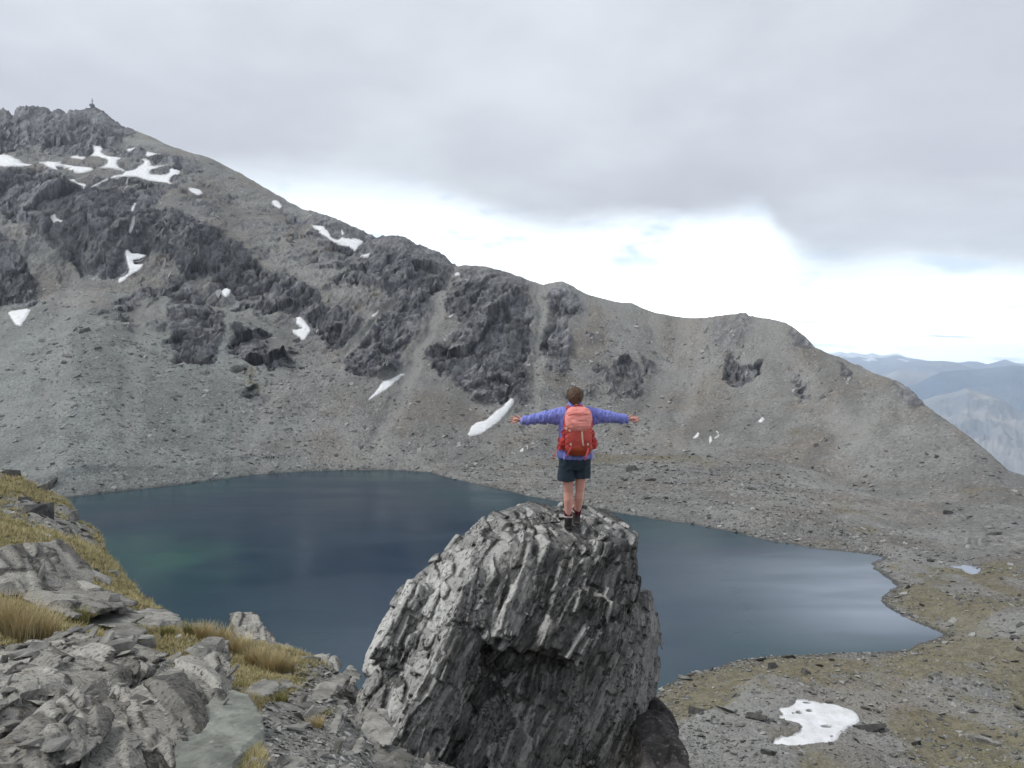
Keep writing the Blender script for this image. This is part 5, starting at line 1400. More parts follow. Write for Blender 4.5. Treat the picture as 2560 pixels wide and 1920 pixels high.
bag = skin('main_bag', [oval([(px0, -0.20, 0.955, 0.145, 0.085), (px0, -0.215, 1.00, 0.160, 0.105), (px0, -0.225, 1.10, 0.158, 0.115), (px0, -0.225, 1.20, 0.150, 0.110), (px0, -0.205, 1.30, 0.140, 0.090), (px0, -0.19, 1.40, 0.128, 0.070)], pw=3.2)],
           0.008, pk_red, pack, 2, [((0.09, 0.09, 0.12), 0.008, 21)])
skin('pack_base', [oval([(px0, -0.205, 0.905, 0.105, 0.060), (px0, -0.215, 0.925, 0.135, 0.095), (px0, -0.225, 0.975, 0.150, 0.112), (px0, -0.225, 1.010, 0.154, 0.110)], pw=3.0)], 0.008, pk_rust, pack, 2)
lid = skin('lid', [oval([(px0 - 0.005, -0.250, 1.185, 0.075, 0.050), (px0 - 0.005, -0.245, 1.205, 0.118, 0.095), (px0 - 0.003, -0.235, 1.26, 0.146, 0.118), (px0, -0.215, 1.33, 0.152, 0.115), (px0, -0.195, 1.40, 0.142, 0.100), (px0, -0.175, 1.445, 0.118, 0.080), (px0, -0.165, 1.462, 0.080, 0.055)], pw=2.7)],
           0.007, pk_pink, pack, 2, [((0.16, 0.14, 0.06), 0.012, 23), ((0.05, 0.05, 0.05), 0.003, 24)])
def strap(name, pts_, wd, mat, parent, th=0.004, nrm=(0, -1, 0)):
    """flat webbing along a path"""
    n = np.array(nrm, float); rings_ = []
    for i, p in enumerate(pts_):
        p = np.array(p, float); a = np.array(pts_[max(i - 1, 0)], float); b = np.array(pts_[min(i + 1, len(pts_) - 1)], float)
        s = norm(np.cross(b - a, n)) * wd / 2
        rings_.append([p - s + n * th, p + s + n * th, p + s - n * th, p - s - n * th])
    v, f = loft(rings_)
    me = bpy.data.meshes.new(name); me.from_pydata(v, [], f); me.update(); me.materials.append(mat)
    return link(name, me, parent)
def box(name, c, s, mat, parent, rz=0.0, ry=0.0):
    bm = bmesh.new(); bmesh.ops.create_cube(bm, size=1.0)
    for v in bm.verts: v.co = Vector((v.co.x * s[0], v.co.y * s[1], v.co.z * s[2]))
    bmesh.ops.bevel(bm, geom=bm.edges[:], offset=min(s) * 0.25, segments=2, affect='EDGES')
    me = bpy.data.meshes.new(name); bm.to_mesh(me); bm.free(); me.materials.append(mat)
    return link(name, me, parent, c, (0, ry, rz))
strap('lid_seam', [(px0 - 0.125, -0.285, 1.375), (px0 - 0.07, -0.318, 1.392), (px0 + 0.02, -0.324, 1.396), (px0 + 0.10, -0.308, 1.392)], 0.006, pk_deep, lid)
strap('lid_seam', [(px0 - 0.145, -0.30, 1.355), (px0 - 0.09, -0.345, 1.300), (px0 - 0.03, -0.353, 1.255)], 0.008, pk_pink, lid)
strap('front_strap', [(px0 + 0.030, -0.345, 1.195), (px0 + 0.034, -0.352, 1.12), (px0 + 0.040, -0.352, 1.06), (px0 + 0.050, -0.345, 1.032)], 0.018, pk_cream, pack)
for sx in (-1, 1):
    pkt = skin('side_pocket', [oval([(px0 + sx * 0.160, -0.175, 0.985, 0.042, 0.075), (px0 + sx * 0.170, -0.185, 1.03, 0.050, 0.085), (px0 + sx * 0.165, -0.185, 1.085, 0.048, 0.080), (px0 + sx * 0.150, -0.18, 1.11, 0.040, 0.07)], pw=2.6)], 0.008, pk_deep, pack, 1, [((0.04, 0.05, 0.05), 0.010, 31 + sx)])
    skin('side_panel', [oval([(px0 + sx * 0.148, -0.18, 1.09, 0.034, 0.07), (px0 + sx * 0.150, -0.19, 1.16, 0.036, 0.075), (px0 + sx * 0.138, -0.18, 1.22, 0.030, 0.065), (px0 + sx * 0.135, -0.165, 1.36, 0.022, 0.05)], pw=2.6)], 0.008, pk_deep, pack, 1, [((0.03, 0.05, 0.04), 0.010, 41 + sx)])
    for q, (z0_, z1_) in enumerate(((1.19, 1.15), (1.13, 1.09), (1.07, 1.03))):
        strap('side_strap', [(px0 + sx * 0.120, -0.325, z0_), (px0 + sx * 0.165, -0.285, (z0_ + z1_) / 2), (px0 + sx * 0.196, -0.20, z1_)], 0.012, pk_red, pack)
    box('buckle', (px0 + sx * 0.098, -0.343, 1.048), (0.020, 0.012, 0.030), pk_cream, pack, 0, sx * 0.3)
    # shoulder straps over the shoulders, down the chest
    strap('shoulder_strap', [(px0 + sx * 0.075, -0.13, 1.40), (sx * 0.088, -0.085, 1.455), (sx * 0.098, 0.0, 1.462), (sx * 0.105, 0.095, 1.40), (sx * 0.120, 0.145, 1.27), (sx * 0.150, 0.120, 1.14), (sx * 0.178, 0.02, 1.06), (sx * 0.165, -0.11, 1.03)], 0.055, pk_deep, pack, 0.006, (sx * 0.35, -0.6, 0.5))
    strap('hip_belt', [(px0 + sx * 0.12, -0.14, 0.985), (sx * 0.195, -0.06, 0.99), (sx * 0.205, 0.04, 0.985), (sx * 0.15, 0.14, 0.975), (sx * 0.01, 0.165, 0.965)], 0.07, pk_deep, pack, 0.007, (sx * 0.9, 0.2, 0.3))
strap('hanging_strap', [(px0 + 0.105, -0.338, 1.005), (px0 + 0.090, -0.350, 0.955), (px0 + 0.072, -0.352, 0.900), (px0 + 0.066, -0.335, 0.868)], 0.020, pk_hot, pack)
strap('hanging_strap', [(px0 - 0.095, -0.338, 1.020), (px0 - 0.115, -0.346, 0.975), (px0 - 0.135, -0.330, 0.930), (px0 - 0.148, -0.315, 0.905)], 0.014, pk_hot, pack)
strap('loose_strap', [(px0 - 0.185, -0.20, 1.03), (px0 - 0.235, -0.25, 0.985), (px0 - 0.275, -0.27, 0.93), (px0 - 0.310, -0.28, 0.872)], 0.008, pk_hot, pack, 0.002)
strap('compression_strap', [(px0 - 0.14, -0.300, 1.225), (px0 - 0.17, -0.27, 1.205), (px0 - 0.205, -0.20, 1.17)], 0.016, pk_deep, pack)
box('buckle', (px0 - 0.150, -0.312, 1.228), (0.030, 0.014, 0.034), pk_cream, pack, 0, 0.4)
box('buckle', (px0 - 0.112, -0.338, 1.205), (0.024, 0.014, 0.024), pk_cream, pack, 0, -0.5)
box('buckle', (px0 + 0.155, -0.300, 1.225), (0.014, 0.012, 0.034), pk_cream, pack, 0, -0.3)
strap('grab_loop', [(px0 - 0.05, -0.15, 1.455), (px0 - 0.03, -0.135, 1.485), (px0 + 0.03, -0.135, 1.485), (px0 + 0.05, -0.15, 1.455)], 0.016, pk_deep, pack)
# ------------------------------------------------------------------ loose stones
def stone_pts(rg, flat=0.45, n=11):
    p = rg.normal(size=(n, 3)); p /= np.linalg.norm(p, axis=1, keepdims=True)
    p = np.sign(p) * np.abs(p) ** 0.6
    p *= np.array([1.0, rg.uniform(0.55, 0.95), flat * rg.uniform(0.7, 1.2)]) * rg.uniform(0.8, 1.0, (n, 1))
    return p
def hull_tri(p):
    bm = bmesh.new(); vs = [bm.verts.new(v) for v in p]
    r = bmesh.ops.convex_hull(bm, input=vs)
    junk = [v for v in bm.verts if not v.link_faces]
    bmesh.ops.delete(bm, geom=junk, context='VERTS')
    bmesh.ops.triangulate(bm, faces=bm.faces[:])
    bm.verts.index_update()
    V = np.array([v.co[:] for v in bm.verts]); F_ = np.array([[v.index for v in f.verts] for f in bm.faces]); bm.free()
    return V, F_
srg = np.random.default_rng(99)
STONE = [hull_tri(stone_pts(srg, f)) for f in (0.35, 0.4, 0.45, 0.5, 0.55, 0.6, 0.7, 0.4, 0.3, 0.5)]
CHIP = [hull_tri(stone_pts(srg, f, 8)) for f in (0.22, 0.28, 0.35, 0.45, 0.6, 0.3)]
SLAB = [hull_tri(stone_pts(srg, f, 13)) for f in (0.16, 0.18, 0.22, 0.25, 0.30, 0.20, 0.24, 0.35)]
def scatter(name, pts_, size, shapes, mat, label, rg, tilt=0.25, sink=0.25, up=None):
    """many small stones as one joined object"""
    n = len(pts_); kind = rg.integers(0, len(shapes), n)
    VV, FF, TT = [], [], []; base = 0
    for k in range(len(shapes)):
        s = np.where(kind == k)[0]
        if not len(s): continue
        v, f = shapes[k]
        a = rg.uniform(0, 2 * math.pi, len(s)); tx = rg.normal(0, tilt, len(s)); ty = rg.normal(0, tilt, len(s))
        ca, sa = np.cos(a), np.sin(a)
        L_ = v[None] * size[s][:, None, None]
        x = L_[..., 0] * ca[:, None] - L_[..., 1] * sa[:, None]; y = L_[..., 0] * sa[:, None] + L_[..., 1] * ca[:, None]
        z = L_[..., 2] + x * tx[:, None] + y * ty[:, None]
        if up is not None:
            nn = up[s]; z = z - (x * nn[:, 0:1] + y * nn[:, 1:2]) / np.maximum(nn[:, 2:3], 0.35) * 0.8
        z = z + (0.5 - sink) * 0.4 * size[s][:, None]
        W_ = np.stack([x, y, z], -1) + pts_[s][:, None, :]
        VV.append(W_.reshape(-1, 3)); FF.append((f[None] + (np.arange(len(s)) * len(v))[:, None, None]).reshape(-1, 3) + base)
        TT.append(np.repeat(rg.random(len(s)), len(v)))
        base += len(s) * len(v)
    me = mesh_np(name, np.concatenate(VV), np.concatenate(FF), dict(tone=np.concatenate(TT)), flat=True, mats=[mat])
    return tag(link(name, me), label, kind='stuff')
def mat_scatter(name, dark, mid, light):
    m, t, p = new_mat(name)
    a = t.attr('tone'); n = t.noise(pos(t), 1.6, 4, 0.6)
    c = t.mix(t.ramp(a, 0.0, 0.5, smooth=False), (*dark, 1), (*mid, 1)); c = t.mix(t.ramp(a, 0.6, 1.0, smooth=False), c, (*light, 1))
    c = t.mix(t.ramp(n, 0.35, 0.65, 0.0, 0.35), c, (0.10, 0.10, 0.095, 1))
    t.put(p.inputs['Base Color'], c); t.put(p.inputs['Normal'], t.bump(n, 0.5, 0.1))
    return m
sc_m = mat_scatter('scree_stones', (0.075, 0.076, 0.074), (0.195, 0.192, 0.182), (0.36, 0.355, 0.335))
ch_m = mat_scatter('schist_chips', (0.115, 0.112, 0.102), (0.25, 0.245, 0.226), (0.44, 0.43, 0.40))
Nm = grid_normals(Pm).reshape(-1, 3)
ok = (front & (sdn > 0.3) & (snow_sd < -2) & (Rr[:, None] - Rg > 12) & (Rg > 95) & (px > -40) & (px < 2600) & (py < 1960)).ravel()
pxf, pyf, Rgf = px.ravel(), py.ravel(), Rg.ravel()
cell = (Rg * np.abs(np.gradient(Ag, axis=0)) * np.abs(np.gradient(Rg, axis=1))).ravel()
patchy = fbm(pf, 40, 3, 701)
talus = np.zeros(len(pf))
for pg, v_ in (([(1200, 900), (1560, 900), (1640, 1080), (1620, 1290), (1330, 1260), (1150, 1180), (1180, 1080)], 1.2), ([(1480, 1140), (1900, 1160), (2200, 1380), (1600, 1300)], 1.0), ([(500, 950), (900, 880), (1150, 1150), (900, 1170), (560, 1190)], 0.8),
               ([(60, 780), (420, 820), (640, 1000), (560, 1190), (160, 1240)], 0.5)):
    talus = np.maximum(talus, v_ * sstep(-40, 40, in_poly(pxf, pyf, pg)))
wgt = ok * (0.25 + talus + 0.6 * sstep(0.0, 0.5, patchy)) * (1 - 0.75 * np.clip(rock.ravel(), 0, 1)) * np.where(Rgf < 175, 3.2, np.where(Rgf < 300, 2.0, 1.0)) * (1 - 0.5 * np.clip(tan.ravel(), 0, 1))
wgt = wgt * (1 + 2.5 * sstep(7, 1.5, sdn).ravel())
wgt = wgt * np.clip(cell / np.maximum(Rgf, 1) ** 2 * 4e4, 0.1, 3)
def between(M3, idx, rg):
    # random points inside the grid cells instead of on their corners
    nc_, nr_ = M3.shape[:2]; c = np.minimum(idx // nr_, nc_ - 2); r = np.minimum(idx % nr_, nr_ - 2)
    u = rg.random(len(idx))[:, None]; v = rg.random(len(idx))[:, None]
    return (M3[c, r] * (1 - u) + M3[c + 1, r] * u) * (1 - v) + (M3[c, r + 1] * (1 - u) + M3[c + 1, r + 1] * u) * v
def pick(wt, n, rg):
    n = min(n, int((wt > 0).sum()))
    return rg.choice(len(wt), n, replace=False, p=wt / wt.sum())
n_s = 46000
iv = pick(wgt, n_s, srg)
n_s = len(iv)
sz = Rgf[iv] * 0.00085 * np.minimum(srg.random(n_s) ** -0.42, 5.0) * np.where(Rgf[iv] < 220, 1.25, 1.0)
scatter('scree_stones', between(Pm, iv, srg), sz, CHIP, sc_m, 'loose grey stones strewn over the scree and moraine', srg, 0.22, 0.25, Nm[iv])

# the larger boulders, each one of its own
BLK = []
for k, (v, f) in enumerate(STONE):
    me = mesh_np('boulder', v, f, dict(tone=np.full(len(v), 0.5)), flat=True, mats=[M['scree']]); BLK.append(me)
DRK = [mesh_np('dark_boulder', v, f, dict(tone=np.full(len(v), 0.5)), flat=True, mats=[M['dark']]) for v, f in STONE]
placed = []
ORD = ['nearest', 'second-nearest', 'third-nearest', 'fourth-nearest', 'fifth-nearest', 'sixth-nearest', 'seventh-nearest', 'eighth-nearest', 'ninth-nearest', 'tenth-nearest', 'eleventh-nearest', 'twelfth-nearest', 'thirteenth-nearest', 'fourteenth-nearest', 'fifteenth-nearest', 'sixteenth-nearest', 'seventeenth-nearest', 'eighteenth-nearest', 'nineteenth-nearest', 'twentieth-nearest', 'twenty-first-nearest', 'twenty-second-nearest', 'twenty-third-nearest', 'twenty-fourth-nearest']
MARKS = {
    'left scree': [(47, 795, 'tooth-shaped snow patch'), (333, 663, 'forked snow patch'), (562, 730, 'lone snow patch'), (172, 925, 'pair of pale boulders'), (752, 815, 'double snow patch'), (660, 880, 'slanting dark crag'), (517, 968, 'cream boulder'),
                   (165, 1235, 'lake corner by the mound'), (188, 1022, 'round pale boulder'), (642, 985, 'small brown-topped crag'), (965, 970, 'long slanting snow strip'), (480, 830, 'broken dark outcrop'), (280, 1160, 'pale slab boulder'), (650, 1188, 'far lake shore'), (420, 1080, 'open middle of the slope')],
    'talus': [(1225, 1045, 'biggest slanting snow strip'), (965, 970, 'long slanting snow strip'), (1280, 1045, "hiker's left hand"), (1600, 1042, "hiker's right hand"), (1442, 1070, 'backpack'), (1310, 1118, 'snow patch with a hole'), (1325, 1235, 'lake tip'), (1050, 1170, 'far lake shore'), (1440, 985, "hiker's head"), (1555, 960, 'small crag right of the hiker')],
    'basin floor': [(1765, 1090, 'snow scrap cluster'), (1905, 1050, 'lone snow scrap'), (2066, 1110, 'three dark flat boulders'), (1662, 1168, 'upright dark boulder'), (2255, 1366, 'large grey shore block'), (2372, 1282, 'dark boulder above the pond'), (2160, 1380, 'right end of the lake'), (1750, 1310, 'lake shore right of the rock'), (1620, 1204, 'angular dark boulders'), (1900, 1240, 'middle of the basin'), (2500, 1330, 'right frame edge')],
    'right flat': [(2412, 1424, 'small pond'), (2215, 1500, 'notched lake shore'), (2359, 1586, 'right tip of the lake'), (2540, 1598, 'boulder cut by the frame'), (2255, 1390, 'large grey shore block'), (2460, 1510, 'middle of the flat')],
    'near moraine': [(2045, 1820, 'broad snow patch'), (2172, 1828, 'big dark boulder'), (2425, 1768, 'wedge boulder'), (2452, 1862, 'broad grey boulder in turf'), (1895, 1818, 'dark humped boulder'), (1748, 1797, 'long dark slab'), (1970, 1655, 'dark boulder group'), (1712, 1697, 'slanted boulder at the water'), (2285, 1876, 'dark pointed boulder'), (2300, 1690, 'turf strip along the shore'), (1720, 1880, 'black lichen-blotched rock')],
    'hillside': [(62, 1580, 'straw tussocks'), (20, 1430, 'large pale slab'), (180, 1860, 'upright slab'), (500, 1860, 'rounded greenish boulder'), (445, 1700, 'crest of the wedge outcrop'), (640, 1570, 'crooked pinnacle'), (598, 1620, 'slanting grass band'), (556, 1710, 'lower turf strip'), (790, 1800, 'brown grass clump'),
                 (890, 1880, 'small square pale stone'), (960, 1850, 'pentagonal stone'), (815, 1728, 'long pale flake'), (885, 1700, "leaning rock's left foot"), (590, 1890, 'bottom-edge grass clump'), (760, 1845, 'upright narrow flake'), (280, 1590, 'flat slab in the turf'), (80, 1720, 'broad flat pale outcrop'), (60, 1870, 'bottom left corner'), (320, 1850, 'middle of the wedge outcrop'), (690, 1840, 'broad slab wedged in turf')]}
todo = {}
def later(o, x, y, zone, look):
    todo.setdefault(zone, []).append((o, x, y, look))
def write_labels():
    bins = {}
    for zone, items in todo.items():
        for o, x, y, look in items:
            k = min(range(len(MARKS[zone])), key=lambda j: math.hypot(x - MARKS[zone][j][0], (y - MARKS[zone][j][1]) * 1.3))
            mx, my, nm = MARKS[zone][k]
            d = ('right of' if x > mx else 'left of') if abs(x - mx) > abs(y - my) else ('below' if y > my else 'above')
            bins.setdefault((nm, d, look), []).append((math.hypot(x - mx, y - my), o))
    for (nm, d, look), L_ in bins.items():
        L_.sort(key=lambda q: q[0])
        for r, (_, o) in enumerate(L_):
            o['label'] = '%s %s %s the %s' % (ORD[min(r, len(ORD) - 1)], look, d, nm)
def ground_near(x, y, lim=None):
    d = np.hypot(pxf - x, pyf - y) + np.where(ok if lim is None else lim, 0, 1e6)
    return int(np.argmin(d))
def put_boulder(i, s, lab, dark=False, group=None, sq=1.0, flat=None, rz=None):
    P_ = XM[i]; n = Nm[i]
    q = srg.integers(0, len(STONE))
    o = link('boulder', (DRK if dark else BLK)[q])
    rz_ = srg.uniform(0, 6.28) if rz is None else rz
    tiltq = Vector((0, 0, 1)).rotation_difference(Vector((n[0] * 0.8, n[1] * 0.8, max(n[2], 0.4))).normalized())
    o.rotation_mode = 'QUATERNION'
    o.rotation_quaternion = tiltq @ Matrix.Rotation(rz_, 4, 'Z').to_quaternion()
    o.scale = (s, s * sq, s * (1.0 if flat is None else flat))
    o.location = (P_[0], P_[1], P_[2] + s * 0.12)
    tag(o, lab, 'boulder', group)
    placed.append((pxf[i], pyf[i]))
    return o
named = [  # x, row, half width in photo pixels, label, dark, flatness
    (1936, 1658, 22, 'taller of the dark boulders on the near lake shore', True, 1.5), (1970, 1640, 22, 'rounded dark boulder on the lake shore behind the taller dark one', True, 1.2),
    (2010, 1665, 15, 'squat dark boulder in the middle of the group on the near lake shore', True, 1.2), (2045, 1652, 15, 'dark boulder at the right end of the group on the near lake shore', True, 1.3),
    (1712, 1697, 27, 'grey slanted boulder at the water edge right of the leaning rock', False, 1.0), (1900, 1651, 10, 'small dark stone at the waterline left of the dark boulder group', True, 1.0),
    (1748, 1797, 32, 'long dark slab lying on the moraine left of the broad snow patch', True, 0.8), (1806, 1784, 34, 'flat grey slab with a dark underside left of the broad snow patch', False, 0.6),
    (1895, 1818, 34, 'dark humped boulder just left of the broad snow patch', True, 1.0), (2172, 1828, 46, 'big dark boulder at the right side of the broad snow patch', True, 1.25),
    (2164, 1774, 12, 'pale block on the right edge of the broad snow patch', False, 1.3), (2425, 1768, 18, 'dark wedge boulder on the moraine right of the big dark boulder', True, 1.0),
    (2310, 1760, 13, 'small dark stone between the big dark boulder and the wedge boulder', True, 0.9), (2452, 1862, 38, 'broad rounded grey boulder in the ochre turf at the lower right', False, 1.0),
    (2285, 1876, 20, 'dark pointed boulder standing in the turf near the bottom edge', True, 1.6), (1922, 1908, 24, 'leaning dark slab at the bottom edge below the broad snow patch', True, 1.2),
    (2255, 1366, 13, 'large grey block on the shore at the right end of the lake', False, 1.2), (2372, 1282, 13, 'dark boulder on the slope above the small pond', True, 0.8),
    (2484, 1338, 16, 'dark boulder on the right-hand slope near the frame edge', True, 0.8), (2540, 1598, 26, 'dark boulder cut by the right frame edge', True, 1.0), (2548, 1628, 18, 'dark slab below the boulder cut by the right frame edge', True, 0.8),
    (2339, 1132, 10, 'black boulder on the crest of the right spur', True, 1.1), (2314, 1129, 7, 'small black stone left of the black boulder on the right spur', True, 0.9), (2041, 1115, 12, 'dark flat boulder on the right slope, lower left of three', True, 0.8),
    (2066, 1103, 9, 'dark flat boulder on the right slope, top of three', True, 0.7), (2096, 1119, 7, 'dark small boulder on the right slope, rightmost of three', True, 0.9),
    (1484, 1176, 13, 'dark boulder just right of the hiker on the talus', True, 1.1), (1580, 1180, 17, 'big angular dark boulder on the talus right of the hiker', True, 1.2), (1626, 1204, 16, 'second angular dark boulder right of the hiker', True, 1.2),
    (1610, 1240, 22, 'long dark block near the lake tip right of the leaning rock top', True, 0.8), (1660, 1242, 12, 'dark block right of the long dark block by the lake tip', True, 0.9), (1662, 1168, 9, 'upright dark boulder on the brown bench right of the hiker', True, 1.6),
    (1762, 1210, 10, 'dark boulder on the talus far right of the hiker', True, 1.0), (1882, 1224, 14, 'dark boulder group leader on the basin floor above the lake', True, 1.0),
    (155, 905, 13, 'pale pointed boulder on the left scree, upper of the pair', False, 1.5), (190, 945, 15, 'big pale flat boulder on the left scree, lower of the pair', False, 0.8), (172, 890, 15, 'grey slab boulder above the pale pair on the left scree', False, 0.7),
    (210, 832, 16, 'dark block with a pale corner high on the left scree', True, 0.9), (282, 862, 13, 'dark flat boulder on the left scree, right of the dark block', True, 0.6), (245, 875, 12, 'dark slab boulder on the left scree below the dark block', True, 0.5),
    (188, 1022, 9, 'round pale boulder low on the left scree', False, 1.3), (517, 968, 8, 'cream boulder standing out on the middle of the scree', False, 1.3), (722, 918, 20, 'dark boulder at the tip of the slanting crag', True, 0.9),
    (280, 1160, 12, 'pale slab boulder on the scree close above the lake, left', False, 0.8), (135, 1205, 20, 'dark boulder by the corner where scree meets the grassy mound', True, 1.2),
]
for x, y, hw, lab, dk, fl_ in named:
    i = ground_near(x, y)
    put_boulder(i, hw * Rgf[i] / FPX, lab, dk, None, srg.uniform(0.6, 0.9), fl_ / 1.1, None)
seen = ~(((in_poly(pxf, pyf, [(880, 1700), (1000, 1440), (1200, 1250), (1600, 1260), (1600, 1450), (1665, 1520), (1660, 1650), (1740, 1920), (880, 1920)]) > 0)) | ((np.abs(pxf - 1440) < 50) & (pyf > 950) & (pyf < 1330)))
seen &= (pxf > 5) & (pxf < 2555) & (pyf < 1915)
zones = [
    (62, (pxf < 900) & (pyf > 620) & (Rgf > 300), 'left scree', 'boulder', 'boulders on the left scree', 0.0019, 0.0042),
    (40, (pxf > 900) & (pxf < 1620) & (pyf > 780) & (Rgf > 300), 'talus', 'boulder', 'boulders on the talus behind the hiker', 0.0018, 0.0038),
    (42, (pxf > 1560) & (pyf > 1130) & (pyf < 1375) & (Rgf > 180), 'basin floor', 'stone', 'stones on the basin floor', 0.0019, 0.0042),
    (30, (pxf > 2200) & (pyf > 1385) & (pyf < 1640), 'right flat', 'stone', 'stones right of the lake', 0.0024, 0.0052),
    (76, (pxf > 1660) & (pyf > 1660) & (Rgf < 170), 'near moraine', 'stone', 'stones on the near moraine', 0.0026, 0.0065),
]
for n, zm, zone, noun, grp, lo_, hi_ in zones:
    wz = wgt * zm * seen * (0.3 + sstep(-0.2, 0.5, patchy))
    for i in pick(wz, n, srg):
        s = Rgf[i] * (lo_ + (hi_ - lo_) * srg.random() ** 2.5)
        dk = srg.random() < 0.22; fl_ = srg.uniform(0.7, 1.5)
        o = put_boulder(i, s, None, dk, grp, srg.uniform(0.6, 0.95), fl_)
        o['category'] = 'boulder'
        later(o, pxf[i], pyf[i], zone, ('dark ' if dk else 'grey ') + noun)

# ------------------------------------------------------------------ slabs and chips on the near hillside
hxf, hyf = project(HM); Rhf = Rh.ravel()
Nhh = grid_normals(Ph).reshape(-1, 3)
vis = ((hxf > -60) & (hxf < 1120) & (hyf < 1990) & (hyf > 1150) & (Rhf > 2.8) & (Rhf < np.repeat(kr[7], NRN) * 0.985))
SLM = [mesh_np('slab', v, f, dict(tone=np.full(len(v), 0.5)), flat=True, mats=[M['slab']]) for v, f in SLAB + STONE[:4]]
def hill_near(x, y):
    return int(np.argmin(np.hypot(hxf - x, hyf - y) + np.where(vis, 0, 1e6)))
rast = {}
for o_ in list(COL.objects):
    if o_.type == 'MESH' and o_.name.split('.')[0] in ('outcrop', 'boulder', 'upright_slab') and o_.location.y < 16 and o_.location.z > CZ - 9:
        q = np.empty(len(o_.data.vertices) * 3, np.float32); o_.data.vertices.foreach_get('co', q)
        q = q.reshape(-1, 3) + np.array(o_.location)
        kx = np.floor(q[:, 0] / 0.05).astype(int); ky = np.floor(q[:, 1] / 0.05).astype(int)
        for x_, y_, z_ in zip(kx.tolist(), ky.tolist(), q[:, 2].tolist()):
            if z_ > rast.get((x_, y_), -1e9): rast[(x_, y_)] = z_
def top_at(p):
    return max(p[2], rast.get((int(math.floor(p[0] / 0.05)), int(math.floor(p[1] / 0.05))), -1e9))
gravel = sstep(-30, 40, in_poly(hxf, hyf, [(690, 1700), (860, 1680), (1060, 1720), (1120, 1990), (640, 1990), (650, 1850)]))
rubble = np.maximum(sstep(-30, 30, in_poly(hxf, hyf, [(-60, 1600), (420, 1640), (640, 1700), (760, 1640), (900, 1700), (900, 1800), (560, 1830), (430, 1780), (-60, 1700)])), 0.35 * sstep(-10, 20, in_poly(hxf, hyf, [(180, 1500), (470, 1570), (720, 1640), (560, 1640), (300, 1600)])))
w_big = vis * (0.06 + rubble + 0.7 * gravel) * (1 - 0.55 * grs.ravel())
w_low = vis * (hxf < 470) * (hyf > 1640) * (0.4 + sstep(-0.1, 0.4, fbm(HM, 0.5, 3, 811)))
hzones = [(45, w_low, 'grey schist flake lying on the lower left outcrops', 'flakes on the lower left outcrops', 10, 40),
          (60, w_big * (hxf < 460), 'grey schist slab among the rubble at the lower left', 'slabs among the lower left rubble', 12, 46),
          (75, w_big * (hxf >= 460) * (hxf < 720), 'grey schist slab in the rubble between the outcrops and the gravel', 'slabs in the middle rubble', 10, 40),
          (95, w_big * (hxf >= 720), 'grey schist flake on the gravel left of the leaning rock', 'flakes on the gravel by the leaning rock', 10, 44)]
for n, wz, lab, grp, lo_, hi_ in hzones:
    for i in pick(wz, n, srg):
        s = (lo_ + (hi_ - lo_) * srg.random() ** 2.2) * Rhf[i] / FPX
        n_ = Nhh[i]; me = SLM[srg.integers(0, len(SLM))]
        o = link('slab', me)
        tn_ = Vector((n_[0] - 0.25 + srg.normal(0, 0.22), n_[1] - 0.15 + srg.normal(0, 0.22), n_[2] + 0.2)).normalized()
        if srg.random() < 0.14: tn_ = Vector((-0.8, -0.3 + srg.normal(0, 0.2), 0.4)).normalized()
        o.rotation_mode = 'QUATERNION'
        o.rotation_quaternion = Vector((0, 0, 1)).rotation_difference(tn_) @ Matrix.Rotation(srg.normal(0.6, 0.7), 4, 'Z').to_quaternion()
        o.scale = (s, s * srg.uniform(0.55, 1.0), s * srg.uniform(0.7, 1.3))
        o.location = (HM[i][0], HM[i][1], top_at(HM[i]) + 0.10 * s)
        tag(o, None, 'slab', grp); later(o, hxf[i], hyf[i], 'hillside', 'schist slab' if s > 18 * Rhf[i] / FPX else 'schist flake')
mound = sstep(-10, 20, in_poly(hxf, hyf, [(-60, 1180), (60, 1180), (160, 1250), (290, 1410), (330, 1480), (460, 1560), (300, 1540), (180, 1480), (90, 1400), (-60, 1370)])) * sstep(0.0, 0.35, fbm(HM, 7.0, 4, 821))
w_c = vis * (0.10 + 0.8 * mound + 0.9 * rubble + 1.6 * gravel) * (1 - 0.7 * grs.ravel())
w_r = vis * (0.05 + 1.2 * mound + rubble + 1.3 * gravel) * (1 - 0.6 * grs.ravel())
iv = pick(w_r, 1500, srg)
szr = Rhf[iv] / FPX * 5.5 * np.minimum(srg.random(len(iv)) ** -0.33, 3.2)
PR = between(Ph, iv, srg)
scatter('schist_rubble', PR, szr, SLAB + STONE[:3], ch_m, 'broken schist pieces piled on the near hillside', srg, 0.35, 0.35, Nhh[iv])
n_c = 9000
iv = pick(w_c, n_c, srg)
n_c = len(iv)
szc = Rhf[iv] / FPX * 3.0 * np.minimum(srg.random(n_c) ** -0.38, 5.0)
scatter('schist_chips', between(Ph, iv, srg), szc, CHIP, ch_m, 'small schist chips littering the near hillside', srg, 0.3, 0.3, Nhh[iv])

write_labels()

